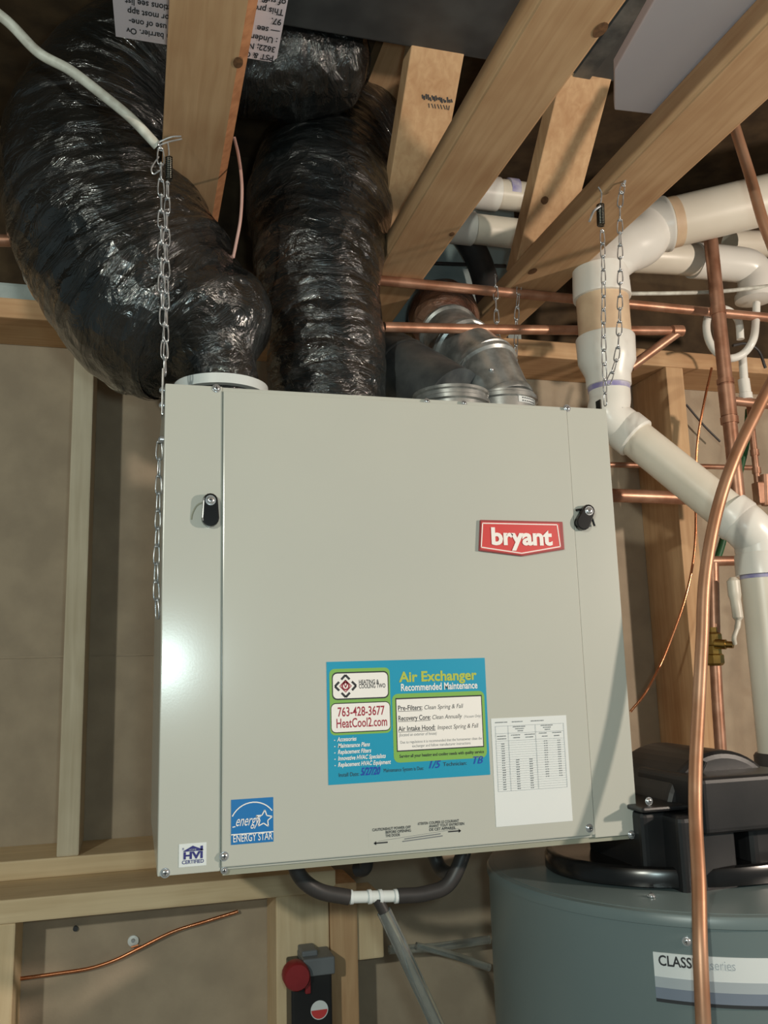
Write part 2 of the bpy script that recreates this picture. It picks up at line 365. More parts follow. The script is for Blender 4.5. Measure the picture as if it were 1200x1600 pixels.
# lilac foam sheet
pz = .7115
pts = [P(1045, -40, z=pz), P(960, 110, z=pz), P(960, 172, z=pz), P(1022, 179, z=pz)]
far = Vector((X3[0]+.06, pts[3].y, Z(pz))); near = Vector((X3[0]+.06, pts[0].y-.15, Z(pz)))
MB().prism([pts[0]+Vector((-.02, -.15, 0)), pts[0], pts[1], pts[2], pts[3], far, near], (0, 0, .016)).build('foam_sheet', 'foam_lilac', label='pale lilac foam sheet lying on top of a truss chord', cat='foam sheet', bevel=.002)
# printed facing sheet lying over the first truss
c0, c1, c2, c3 = P(181, 57, z=pz), P(261, 66, z=pz), P(390, 92, z=pz), P(431, 98, z=pz)
fy = (c0.y+c3.y)/2
sh = thing('printed_facing_sheet', (c1.x, fy, Z(pz)), 'pinkish white insulation facing printed with upside down text', 'insulation sheet')
xl, xr = P(176, 0, z=pz).x, P(450, 0, z=pz).x
s = MB(); s.prism([(c0.x, c0.y, Z(pz)), (c3.x-.006, c3.y, Z(pz)), (c3.x, c3.y-.008, Z(pz)), (xr, P(450, 0, z=pz).y, Z(pz)), (xr+.01, .42, Z(pz)), (xl-.01, .42, Z(pz)), (xl, P(176, 0, z=pz).y, Z(pz))], (0, 0, .004)).build('sheet', 'tag_paper', sh)
def under(x0, y0):       # lettering on the underside, feet towards the far edge
    return lambda u, v, h: Vector((x0-u, y0+v, Z(pz)-.0006))
lines_l = ['n barrier. Ov', 'l use of one-', 'for most app', 'ctions see list', 'your local']
for i, tx in enumerate(lines_l):
    lt = MB(); text_mesh(lt, tx, .0135, under(P(266, 60, z=pz).x, P(220, 57, z=pz).y-.0115-i*.0150), bold=.02, sx=.66); lt.build('text_line', 'ink_black', sh)
lines_r = ['PST & C', '3622; N', ': Under', '— see', '97.', 'This prod', 'of suffic']
for i, tx in enumerate(lines_r):
    lt = MB(); text_mesh(lt, tx, .0135, under(P(428, 88, z=pz).x, P(420, 96, z=pz).y-.0115-i*.0150), bold=.02, sx=.72); lt.build('text_line', 'ink_black', sh)

kw = MB(); kc = onweb(851, 313, .0192); kw.lathe(kc, nw, [(-.002, .007), (.0003, .007), (.0006, .003)], 14); kw.build('knot', 'knot_wood', t3, smooth=True)
# white PVC drain lines in the shade behind the trusses
def rod(name, pts, r, m, parent=None, seg=16, n=8, **k):
    path = catmull(pts, n) if len(pts) > 2 else [Vector(p) for p in pts]
    return MB().tube(path, r, seg).build(name, m, parent, smooth=True, **k)
ya = 1.50
def along_x(px, py, Y, x0, x1):
    p = P(px, py, Y=Y); return Vector((x0, Y, p.z)), Vector((x1, Y, p.z))
a_, b_ = along_x(770, 302, ya, .56, 1.05)
dr = thing('drain_pipe', a_, 'upper white drain pipe in the shade behind the trusses', 'pipe')
rod('pipe', (a_, b_), .030, 'pvc', dr); MB().lathe(P(715, 296, Y=ya), (1, 0, 0), [(0, .0335), (.085, .0335)]).build('coupling', 'pvc_fitting', dr, smooth=True)
MB().lathe(P(797, 303, Y=ya), (1, 0, 0), [(-.008, .0308), (.012, .0308)]).build('primer_band', 'primer_purple', dr, smooth=True)
a_, b_ = along_x(745, 358, ya-.03, .53, 1.05)
dr = thing('drain_pipe', a_, 'lower white drain pipe under its twin behind the trusses', 'pipe')
rod('pipe', (a_, b_), .029, 'pvc', dr); MB().lathe(P(700, 353, Y=ya-.03), (1, 0, 0), [(-.01, .0325), (.05, .0325)]).build('coupling', 'pvc_fitting', dr, smooth=True)
rod('cable', [P(640, 410, Y=1.66), P(720, 413, Y=1.66), P(790, 416, Y=1.66)], .004, 'rubber', label='thin black cable against the pale insulation', cat='cable')
rod('drain_hose', [P(700, 330, Y=1.63), P(745, 400, Y=1.63), P(765, 470, Y=1.63), P(775, 540, Y=1.64)], .028, 'rubber', label='dark grey hose hanging in the gap between trusses', cat='hose')

# ================================================================== AIR EXCHANGER
YF, YB = 1.02, 1.40
def Bp(px, py, off=0.): return P(px, py, Y=YF-off)
corn = [P(257, 600, Y=YF), P(947, 637, Y=YF), P(999, 1304, Y=YF), P(246, 1369, Y=YF)]
bx0 = (corn[0].x+corn[3].x)/2; bx1 = (corn[1].x+corn[2].x)/2; bz1 = (corn[0].z+corn[1].z)/2; bz0 = (corn[2].z+corn[3].z)/2
hx = thing('air_exchanger', ((bx0+bx1)/2, (YF+YB)/2, bz0), 'beige square air exchanger cabinet hung on chains with stickers', 'air exchanger')
dl = (P(346, 612, Y=YF).x+P(349, 1355, Y=YF).x)/2; dr_ = (P(887, 640, Y=YF).x+P(925, 1298, Y=YF).x)/2
dt = bz1-.006; db = bz0+.004
MB().box((bx0, YF+.003, bz0), (bx1, YB, bz1)).build('cabinet', 'beige_paint', hx, bevel=.0022)
MB().box((bx0+.0005, YF, bz0), (dl-.0012, YF+.0032, bz1-.0005)).build('side_strip', 'beige_paint', hx, bevel=.001)
MB().box((dr_+.0012, YF, bz0), (bx1-.0005, YF+.0032, bz1-.0005)).build('side_strip', 'beige_paint', hx, bevel=.001)
MB().box((dl, YF-.0025, db), (dr_, YF+.0032, dt)).build('door', 'beige_paint', hx, bevel=.0014)
MB().box((dl+.002, YF+.006, bz0-.006), (bx1-.01, YF+.02, bz0+.001)).build('bottom_flange', 'beige_dark', hx)
YD = YF-.0025
# screws
def screw(mb_parent, p, r=.0042, axis=(0, -1, 0), name='screw'):
    s = MB(); a = Vector(axis)
    s.lathe(p, a, [(-.001, r), (.0012, r), (.0022, r*.8), (.0028, r*.35)], 16)
    s.lathe(Vector(p)-a*.0006, a, [(0, r*1.25), (.0009, r*1.25)], 16)
    h = s.build(name, 'zinc', mb_parent, smooth=True)
    k = MB(); c = Vector(p)+a*.0026
    k.bar(c+Vector((-r*.5, 0, 0)), c+Vector((r*.5, 0, 0)), .001, .0006, (0, 0, 1)); k.bar(c+Vector((0, 0, -r*.5)), c+Vector((0, 0, r*.5)), .001, .0006, (1, 0, 0))
    k.build('cross_slot', 'ink_black', h); return h
for px, py, yy in ((338, 607, YF), (886, 638, YF), (258, 1364, YF), (350, 1338, YD), (921, 1294, YD), (987, 1304, YF)):
    screw(hx, P(px, py, Y=yy))
for px, py in ((350, 1360), (667, 627), (725, 630)):
    screw(hx, P(px, py, Y=YF), .003)
# latches
def latch(px0, py0, px1, py1, tail):
    a, b = P(px0, py0, Y=YF), P(px1, py1, Y=YF); ax = (b-a).normalized(); sd = Vector((ax.z, 0, -ax.x)); r0, r1 = .0086, .0100
    poly = []
    for k in range(9):
        an = math.pi*k/8; poly.append(a+sd*math.cos(an)*r0-ax*math.sin(an)*r0)
    for k in range(9):
        an = math.pi*k/8; poly.append(b-sd*math.cos(an)*r1+ax*math.sin(an)*r1)
    l = MB().prism([p+Vector((0, -.0005, 0)) for p in poly], (0, -.009, 0)).build('latch', 'black_gloss', hx, 'black plastic turn latch', bevel=.0015)
    screw(l, a+Vector((0, -.0095, 0)), .0048)
    t = MB()
    if tail: t.tube(catmull([P(x, y, Y=YF-.004) for x, y in tail], 5), .0014, 8)
    if tail: t.build('spring_tail', 'black_gloss', l, smooth=True)
latch(328, 784, 328, 811, None)
latch(915, 800, 907, 818, [(900, 797), (908, 796), (917, 797), (923, 805), (929, 822)])
# faint arc scratched by the left latch
MB().tube(catmull([P(x, y, Y=YF+.0006) for x, y in ((320, 784), (308, 790), (301, 802), (299, 812))], 6), .0013, 8).build('rub_mark', 'beige_dark', hx, smooth=True)

# ---- stickers: rect given by pixel corners on the door plane
class Sheet:
    def __init__(s, name, material, corners, plane=YD, parent=hx, label=None, thick=.0005, build=True):
        c = [P(x, y, Y=plane) for x, y in corners]            # TL TR BR BL
        s.x0 = (c[0].x+c[3].x)/2; s.x1 = (c[1].x+c[2].x)/2; s.z1 = (c[0].z+c[1].z)/2; s.z0 = (c[2].z+c[3].z)/2
        s.Y = plane-thick; s.w = s.x1-s.x0; s.h = s.z1-s.z0; s.lay = 1
        s.o = MB().box((s.x0, plane, s.z0), (s.x1, s.Y, s.z1)).build(name, material, parent, label)
    def pt(s, u, v, lift): return Vector((s.x0+u*s.w, s.Y-lift, s.z1-v*s.h))     # u right, v down, 0..1
    def rect(s, mb, u0, v0, u1, v1, lift=.0002, rad=0.):
        if not rad: poly = [s.pt(u0, v0, lift), s.pt(u1, v0, lift), s.pt(u1, v1, lift), s.pt(u0, v1, lift)]
        else:
            poly = []; ru = rad/s.w; rv = rad/s.h
            for cu, cv, st in ((u1-ru, v0+rv, -90), (u1-ru, v1-rv, 0), (u0+ru, v1-rv, 90), (u0+ru, v0+rv, 180)):
                for k in range(5):
                    a = math.radians(st+90*k/4); poly.append(s.pt(cu+math.cos(a)*ru, cv+math.sin(a)*rv, lift))
        mb.add(poly, [tuple(range(len(poly)))]); return mb
    def text(s, m, body, u, v, size, lift=.0005, end=None, **k):
        if end: k['fit'] = (end-u)*s.w
        mb = MB(); p = s.pt(u, v, lift); text_mesh(mb, body, size, lambda a, b, h: Vector((p.x+a, p.y-h, p.z+b)), **k)
        return mb.build('text_line', m, s.o)
    def line(s, mb, pts, wd, lift=.0005, close=False):
        q = [s.pt(u, v, lift) for u, v in pts]
        for a, b in zip(q, q[1:]+([q[0]] if close else [])):
            if (b-a).length > 1e-6: mb.bar(a, b, wd, .0001, Vector((0, 1, 0)).cross(b-a))
        return mb
S = Sheet('maintenance_sticker', 'sticker_blue', [(511, 1033), (758, 1029), (765, 1213), (512, 1224)], label='blue and green air exchanger maintenance sticker')
g = MB(); S.rect(g, .015, .06, .385, .605, .0002, .006); S.rect(g, .395, .285, .985, .855, .0002, .007); g.build('green_field', 'sticker_green', S.o)
g = MB(); S.rect(g, .03, .088, .376, .318, .0003, .006); S.rect(g, .415, .32, .968, .765, .0003); S.rect(g, .02, .342, .382, .588, .0003, .006); g.build('dark_outline', 'ink_black', S.o)
g = MB(); S.rect(g, .036, .1, .37, .306, .0004, .005); S.rect(g, .421, .332, .962, .755, .0004); S.rect(g, .024, .35, .378, .58, .0004, .005); g.build('white_field', 'white_print', S.o)
S.text('ink_yellow', 'Air Exchanger', .445, .185, .0165, bold=.03, end=.945, lift=.0004)
S.text('white_print', 'Recommended Maintenance', .45, .262, .0118, bold=.018, end=.94, lift=.0004)
for i, (tx, e) in enumerate([('-  Accessories', .17), ('-  Maintenance Plans', .25), ('-  Replacement Filters', .257), ('-  Innovative HVAC Specialists', .345), ('-  Replacement HVAC Equipment', .375)]):
    S.text('white_print', tx, .035, .655+i*.051, .0068, bold=.02, shear=.25, end=e, lift=.0004)
S.text('ink_maroon', '763-428-3677', .06, .453, .0148, bold=.015, end=.345); S.text('ink_maroon', 'HeatCool2.com', .05, .545, .0148, bold=.015, end=.357)
g = MB(); S.text('ink_black', 'HEATING &', .192, .193, .0070, bold=.02, end=.315); S.text('ink_black', 'COOLING TWO', .192, .228, .0070, bold=.02, end=.355)
cu_, cv_ = .112, .205; k_ = S.h/S.w
def dia(du, dv, r, inner):
    pts = []
    for a in range(4):
        an = a*math.pi/2; pts.append((cu_+(du+math.cos(an)*r)*k_, cv_+dv+math.sin(an)*r))
    return pts
for du_, dv_ in ((0, -1), (0, 1), (-1, 0), (1, 0)):           # four dark chevrons
    R_ = .092; tip = (cu_+du_*R_*k_, cv_+dv_*R_)
    sx_, sy_ = (1, 0) if du_ == 0 else (0, 1)
    for sgn in (-1, 1):
        q = (cu_+(du_*.055+sgn*sx_*.036)*k_, cv_+dv_*.055+sgn*sy_*.036); S.line(g, [tip, q], .0026)
g.build('logo_chevrons', 'ink_black', S.o); g = MB()
for tx, v, e in (('Pre-Filters:', .425, .58), ('Recovery Core:', .510, .63), ('Air Intake Hood:', .597, .66)):
    S.text('ink_black', tx, .428, v, .0082, bold=.015, end=e); S.line(g, [(.428, v+.008), (e, v+.008)], .0005)
for tx, u, v, e in (('Clean Spring & Fall', .592, .425, .84), ('Clean Annually', .64, .510, .83), ('Inspect Spring & Fall', .672, .597, .935)):
    S.text('ink_black', tx, u, v, .0072, shear=.2, end=e)
S.text('ink_black', 'Serving all your heating and cooling needs with quality service', .43, .815, .0050, bold=.02, end=.965, lift=.0004)
S.text('ink_black', 'Install Date:', .06, .94, .0064, lift=.0004, end=.18); S.text('ink_black', 'Maintenance System is Due:', .33, .925, .0060, lift=.0004, end=.575); S.text('ink_black', 'Technician:', .70, .905, .0064, lift=.0004, end=.85)
g.build('underlines', 'ink_black', S.o)
S.text('ink_grey', '(located on exterior of house)', .43, .64, .0052, shear=.2, end=.665); S.text('ink_grey', '(Vacuum Only)', .845, .510, .0046, shear=.2, end=.955)
S.text('ink_grey', 'Due to regulations it is recommended that the homeowner clean the', .437, .70, .0046, end=.955); S.text('ink_grey', 'exchanger and follow manufacturer instructions', .51, .735, .0046, end=.88)
S.text('ink_pen', '5/27/20', .19, .938, .0120, shear=.35, bold=.02, end=.31); S.text('ink_pen', '1/5', .60, .915, .0120, shear=.35, bold=.01); S.text('ink_pen', 'TB', .88, .90, .0120, shear=.35, bold=.01)
g = MB()
ring = []
for k in range(18):
    a = 2*math.pi*k/18; ring.append((cu_+math.cos(a)*.03*k_, cv_+math.sin(a)*.03))
S.line(g, ring, .0020, close=True); S.line(g, dia(0, 0, .05, 0), .0009, close=True)
S.line(g, [(cu_-.010, cv_-.022), (cu_, cv_-.05), (cu_+.010, cv_-.022), (cu_, cv_+.012), (cu_-.010, cv_-.022)], .0012); g.build('logo_flame', 'ink_maroon', S.o)
# paper data table
S = Sheet('data_table_sheet', 'white_paper', [(768, 1121), (886, 1119), (893, 1283), (774, 1292)], label='white paper data table with printed columns')
g = MB(); g2 = MB()
tl, tr, tt, tb_ = .05, .955, .075, .68
for v in (tt, .145, .215, tb_): S.line(g, [(tl, v), (tr, v)], .0004)
for u in (tl, .215, .575, tr): S.line(g, [(u, tt), (u, tb_)], .0004)
for i in range(20): S.line(g, [(tl, .235+i*.0222), (tr, .235+i*.0222)], .0002)
random.seed(5)
def bars(u0, v, n, wd=.012):
    u = u0
    for _ in range(n): S.rect(g2, u, v, u+wd*random.uniform(.6, 1.1), v+.009, .0005); u += wd*1.35
bars(.05, .035, 10); bars(.27, .035, 9); bars(.52, .035, 11)
for u, v, n in ((.28, .082, 11), (.31, .102, 8), (.34, .122, 5), (.65, .082, 11), (.68, .102, 7), (.70, .122, 5), (.07, .165, 8), (.07, .19, 8), (.25, .16, 8), (.43, .16, 9), (.62, .155, 7), (.80, .155, 8), (.28, .185, 6), (.44, .185, 7), (.66, .185, 5), (.82, .185, 5)): bars(u, v, n, .011)
for i in range(20):
    v = .238+i*.0222; bars(.118, v, 2, .016)
    if i > 6: bars(.30, v, 2, .017); bars(.475, v, 2, .017)
    if i < 16: bars(.68, v-.008, 2, .019); bars(.86, v-.008, 2, .017)
g.build('table_rules', 'ink_rule', S.o); g2.build('printed_figures', 'ink_grey', S.o)
# energy label
S = Sheet('energy_label', 'star_blue', [(361, 1249), (427, 1246), (427, 1314), (361, 1321)], label='blue energy rating label with star')
g = MB(); k_ = S.w/S.h
S.line(g, [(0, .775), (1, .775)], .0011); arc = []
for k in range(17):
    a = math.radians(197+146*k/16); arc.append((.52+math.cos(a)*.55, .60+math.sin(a)*.50*k_*1.05))
S.line(g, [p for p in arc if 0 <= p[0] <= 1], .0012); star = []
for k in range(10):
    a = math.radians(-84+36*k); r = .205 if k % 2 == 0 else .098; star.append((.775+math.cos(a)*r, .475+math.sin(a)*r*k_))
S.line(g, star, .0012, close=True)
S.text('white_print', 'energy', .09, .595, .0165, shear=.45, end=.66); S.line(g, [(.03, .61), (.10, .60)], .0010); S.line(g, [(.6, .42), (.7, .41)], .0010)
S.text('white_print', 'ENERGY STAR', .04, .945, .0112, end=.965, bold=.005); g.build('star_and_arc', 'white_print', S.o)
# certification label on the left strip
S = Sheet('certified_label', 'white_paper', [(279, 1320), (322, 1315), (323, 1351), (280, 1356)], plane=YF, label='small white certified label')
g = MB(); S.text('ink_navy', 'HVI', .15, .655, .0098, bold=.045, end=.85)
g.add([S.pt(u, v, .0005) for u, v in ((.16, .31), (.5, .10), (.90, .31), (.86, .34), (.16, .34))], [(0, 1, 2, 3, 4)]); S.rect(g, .78, .13, .87, .33, .0005)
S.text('ink_navy', 'CERTIFIED', .11, .87, .0054, bold=.015, end=.9); g.build('roof_mark', 'ink_navy', S.o)
S.text('ink_navy', 'R', .12, .27, .0036); S.text('label_grey', 'HOME', .36, .315, .0028, lift=.0007)
# printed arrows near the foot of the door
S = Sheet('print_backing', 'beige_paint', [(575, 1287), (728, 1280), (729, 1316), (576, 1322)], thick=.0001)
g = MB()
for tx, u, v, sz in (('CAUTION', .04, .27, .0042), ('SHUT POWER OFF', .17, .27, .0042), ('BEFORE OPENING', .17, .42, .0042), ('THE DOOR', .17, .57, .0042), ('ATTENTION', .50, .16, .0042), ('COUPER LE COURANT', .615, .16, .0042), ('AVANT TOUT ENTRETIEN', .615, .31, .0042), ('DE CET APPAREIL', .615, .46, .0042)):
    S.text('ink_black', tx, u, v, sz, bold=.02, end=u+len(tx)*(.0183 if tx != 'ATTENTION' else .0115))
for u0, u1, v, sgn in ((.05, .20, .80, -1), (.80, .945, .56, 1)):
    g = MB(); S.rect(g, u0+.01, v-.03, u1-.01, v+.03, .0005); tip = u0 if sgn < 0 else u1; bk = tip-sgn*.025
    g.add([S.pt(tip, v, .0005), S.pt(bk, v-.09, .0005), S.pt(bk, v+.09, .0005)], [(0, 1, 2)]); g.build('printed_arrow', 'ink_black', S.o)

g = MB(); S.line(g, [(.10, .72), (.92, .46)], .0003); S.line(g, [(.36, .72), (.73, .62)], .0011); S.line(g, [(.34, .82), (.75, .72)], .0011); g.build('fine_print', 'ink_grey', S.o)
# brand badge
def poly_px(pts, Y): return [P(x, y, Y=Y) for x, y in pts]
bad = MB().prism(poly_px([(749, 813), (877, 816), (880, 859), (815, 869.5), (747, 861)], YD), (0, -.004, 0)).build('brand_badge', 'badge_edge', hx, 'red shield badge with white letters', bevel=.0008)
yb = YD-.0041
MB().prism(poly_px([(752, 815.5), (873.5, 818), (876.5, 856), (815, 866.5), (750.5, 858)], yb), (0, -.0004, 0)).build('red_field', 'badge_red', bad)
g = MB(); q = poly_px([(754, 817.5), (870.5, 820), (875.5, 854), (815, 864.5), (752, 855)], yb-.0006)
for a, b in zip(q, q[1:]+q[:1]): g.bar(a, b, .0013, .0004, Vector((0, 1, 0)).cross(b-a))
o_ = P(767, 850.5, Y=yb)
ux = (P(862, 851.5, Y=yb)-o_); wid = ux.length; ux.normalize()
probe = MB(); text_mesh(probe, 'bryant', .030, lambda a, b, h: Vector((a, 0, b)), bold=.035); tw_ = max(v.x for v in probe.v)-min(v.x for v in probe.v)
text_mesh(g, 'bryant', .030, lambda a, b, h: o_+ux*a+Vector((0, -.0005-h-.0005, b)), bold=.035, sx=wid/tw_, extrude=.0005)
g.build('lettering', 'white_print', bad)
# bent rating tag under the lower right corner
tg = MB(); a_ = P(985, 1307, Y=YF+.03)
tg.prism([P(984, 1304, Y=YF+.02), P(1004, 1303, Y=YF+.02), P(1026, 1313, Y=YF+.05), P(1025, 1325, Y=YF+.05), P(1016, 1322, Y=YF+.045)], (0, .001, 0))
tgo = tg.build('rating_tag', 'white_paper', hx, 'small white tag with blue and red marks')
g = MB(); g.prism([P(1003, 1307, Y=YF+.0245), P(1010, 1310, Y=YF+.031), P(1009, 1316, Y=YF+.031), P(1002, 1312, Y=YF+.0245)], (0, .0005, 0)); g.build('blue_mark', 'sticker_blue', tgo)
g = MB(); g.prism([P(1012, 1311, Y=YF+.034), P(1019, 1314, Y=YF+.041), P(1018, 1320, Y=YF+.041), P(1011, 1317, Y=YF+.034)], (0, .0005, 0)); g.build('red_mark', 'badge_red', tgo)
# hanging bracket straps at the upper front corners
br = MB().box((bx0-.0035, YF+.006, P(250, 645, Y=YF).z), (bx0-.0012, YF+.028, P(250, 572, Y=YF).z)); bro = br.build('hanging_bracket', 'zinc', hx, bevel=.0006)
for py in (603, 627, 681): MB().lathe(Vector((bx0, YF+.016, P(252, py, Y=YF).z)), (-1, 0, 0), [(0, .004), (.004, .004), (.006, .002)], 14).build('bolt', 'zinc', bro, smooth=True)
MB().box((bx1-.006, YF+.006, bz1-.01), (bx1-.0035, YF+.018, P(948, 622, Y=YF).z)).build('hanging_bracket', 'dark_spring', hx, bevel=.0006)
for k, (px, py) in enumerate(((945, 617), (951, 628))):
    pass

# ================================================================== FLEXIBLE DUCTS
def flex(name, ctrl, rad, label, seed, ring=.028, mtl='black_film', amp=.035, seg=72, rads=None):
    path = catmull(ctrl, 46); L = [0.]
    for a, b in zip(path, path[1:]): L.append(L[-1]+(b-a).length)
    off = Vector((seed*3.1, seed*1.7, 0))
    if rads:
        m = len(ctrl)-1; rr = []
        for i in range(len(path)):
            f = i/(len(path)-1)*m; k = min(int(f), m-1); t = f-k; t = t*t*(3-2*t); rr.append(rads[k]*(1-t)+rads[k+1]*t)
    else: rr = [rad]*len(path)
    fr = frames(path)
    def rf(i, a):
        s = L[i]; p = path[i]; u, v = fr[i]; d = u*math.cos(a)+v*math.sin(a); q = p+d*rad
        ph = s/ring+.35*noise.noise(q*7+off)
        rib = abs(math.sin(math.pi*ph))**.55
        n1 = noise.noise(q*13+off); n2 = noise.noise(Vector((q.x*38, q.y*38, q.z*38))+off)
        n3 = 1-abs(noise.noise(q*24+off*2))*2
        return 1+amp*(rib-.6)*.55+amp*(n1*1.2+n2*.5+n3*.45)
    mb = MB(); mb.tube(path, rr, seg, rfun=rf)
    for p in mb.v:                     # the soft sleeve rests on the cabinet top
        if p.x > bx0-.004 and p.z < bz1+.003 and p.y < YB: p.z = bz1+.003
    uvs = [(2*k/seg if k <= seg/2 else 2*(seg-k)/seg, L[i]) for i in range(len(path)) for k in range(seg)]
    t = thing(name, ctrl[0], label, 'duct')
    mb.build('sleeve', mtl, t, smooth=False, uvs=uvs)
    so = [c for c in t.children][0]
    for p in so.data.polygons: p.use_smooth = True
    return t, path
zt = bz1
fl = [Vector((P(346, 612, Y=1.15).x, 1.15, zt)), P(345, 578, Y=1.15), P(318, 526, Y=1.165), P(240, 466, Y=1.19), P(172, 352, Y=1.21), P(148, 245, Y=1.22), P(178, 155, Y=1.235), P(262, 95, Y=1.25), P(365, 80, Y=1.26), P(460, 95, Y=1.25), P(535, 92, Y=1.235), P(570, 92, Y=1.235)]
fd, fpath = flex('insulated_flex_duct', fl, .100, 'thick black plastic wrapped flexible duct curving up left over the chain', 1.0, rads=[.046, .048, .108, .134, .133, .124, .114, .104, .098, .092, .078, .03])
st = []
c_ = Vector((P(346, 592, Y=1.15).x, 1.15, P(346, 595, Y=1.088).z))
s = MB(); s.lathe(c_, (0, .0, 1), [(-.002, .052), (-.002, .0625), (.011, .0625), (.011, .052)], 40, caps=False); s.build('strap', 'strap_white', fd, 'pale strap clamping the duct', smooth=True)
fm = [Vector((P(512, 620, Y=1.29).x, 1.29, zt)), P(510, 560, Y=1.29), P(502, 480, Y=1.30), P(496, 400, Y=1.31), P(502, 315, Y=1.35), P(524, 240, Y=1.45), P(548, 160, Y=1.54), P(560, 90, Y=1.59)]
flex('insulated_flex_duct', fm, .098, 'straight black wrapped flexible duct rising between cabinet and stamped truss', 5.0, rads=[.086, .092, .096, .105, .124, .124, .112, .09])

# galvanised fittings on the right of the cabinet top
ct = MB(); cc = Vector((P(704, 620, Y=1.14).x, 1.14, zt)); ct.lathe(cc, (0, 0, 1), [(0, .052), (.026, .052), (.028, .056), (.033, .056), (.035, .0525), (.040, .0525), (.042, .055), (.046, .055), (.046, .050), (.008, .050)], 40)
el = thing('metal_duct_collar', cc, 'low shiny galvanised collar ring on the cabinet top', 'duct collar')
ct.build('collar', 'galvanised', el, smooth=True)
pa, pb = P(706, 630, Y=1.275), P(574, 550, Y=1.43); pd = (pb-pa).normalized(); pl = (pb-pa).length
el3 = thing('metal_duct_stub', pa, 'dark dull metal duct leaning away behind the low collar ring', 'duct')
pipe3 = MB(); pipe3.lathe(pa, pd, [(0, .060), (pl-.030, .060), (pl-.012, .055), (pl, .042), (pl+.006, .02), (pl+.007, .004)], 48)
for p in pipe3.v: p.z = max(p.z, zt+.002)
pipe3.build('pipe', 'dull_galvanised', el3, smooth=True)
sm = MB(); sdv = pd.cross(Vector((0, 1, 0))).normalized(); sm.lathe(pa+pd*(pl*.55), pd, [(0, .0605), (.004, .0612), (.008, .0605)], 48, caps=False); sm.build('bead', 'dull_galvanised', el3, smooth=True)
# second fitting: adjustable elbow
c2_ = Vector((P(785, 620, Y=1.27).x, 1.27, zt)); el2 = thing('metal_duct_elbow', c2_, 'shiny galvanised adjustable elbow with paper label at cabinet top', 'duct')
MB().lathe(c2_, (0, 0, 1), [(0, .053), (.078, .053), (.080, .057), (.086, .057), (.088, .0535), (.091, .0535)], 40).build('collar', 'galvanised', el2, smooth=True)
gp = [c2_+Vector((0, 0, .084)), P(757, 574, Y=1.305), P(722, 545, Y=1.355), P(702, 524, Y=1.41)]
gr = [.052, .056, .0555, .055]
for i in range(3):
    d = (gp[i+1]-gp[i]); l = d.length; d.normalize()
    MB().lathe(gp[i]-d*.012, d, [(0, .050), (.003, gr[i]), (.010, gr[i]), (.013, gr[i]-.003), (l+.004, gr[i+1]-.003), (l+.008, gr[i+1]+.0015), (l+.015, gr[i+1]+.0015), (l+.018, .050)], 44).build('gore', 'galvanised', el2, smooth=True)
sc_ = P(768, 577, Y=1.238); MB().lathe(sc_, (0, -1, 0), [(-.01, .003), (.002, .003), (.003, .0015)], 12).build('rivet', 'zinc', el2, smooth=True)
pos = gp[3]
lab = MB(); a0, a1 = -1.85, -1.05
for k in range(9):
    a = a0+(a1-a0)*k/8
    for zz in (P(812, 629, Y=1.222).z-zt, P(812, 619, Y=1.222).z-zt): lab.v.append(c2_+Vector((math.cos(a+.35)*.0536, math.sin(a+.35)*.0536, zz)))
lab.f = [(2*k, 2*k+2, 2*k+3, 2*k+1) for k in range(8)]; lab.mi = [0]*8
lbo = lab.build('paper_label', 'white_paper', el2, smooth=True)
g = MB()
for k in range(7):
    a = a0+.35+.12+k*.08
    for zz, h in ((P(812, 623, Y=1.222).z-zt, .002), (P(812, 627.5, Y=1.222).z-zt, .002)): g.add([c2_+Vector((math.cos(b_)*.0539, math.sin(b_)*.0539, zz+dz)) for b_, dz in ((a, 0), (a+.05, 0), (a+.05, h), (a, h))], [(0, 1, 2, 3)])
g.build('printed_marks', 'ink_black', lbo)
fp = [pos+Vector((-.006, .016, .012)), P(697, 505, Y=1.455), P(693, 495, Y=1.51), P(693, 490, Y=1.58), P(695, 488, Y=1.70)]
flex('foil_flex_duct', fp, .06, 'small red brown foil wrapped duct behind the copper pipes', 9.0, mtl='red_foil', amp=.05, rads=[.055, .062, .066, .066, .06])

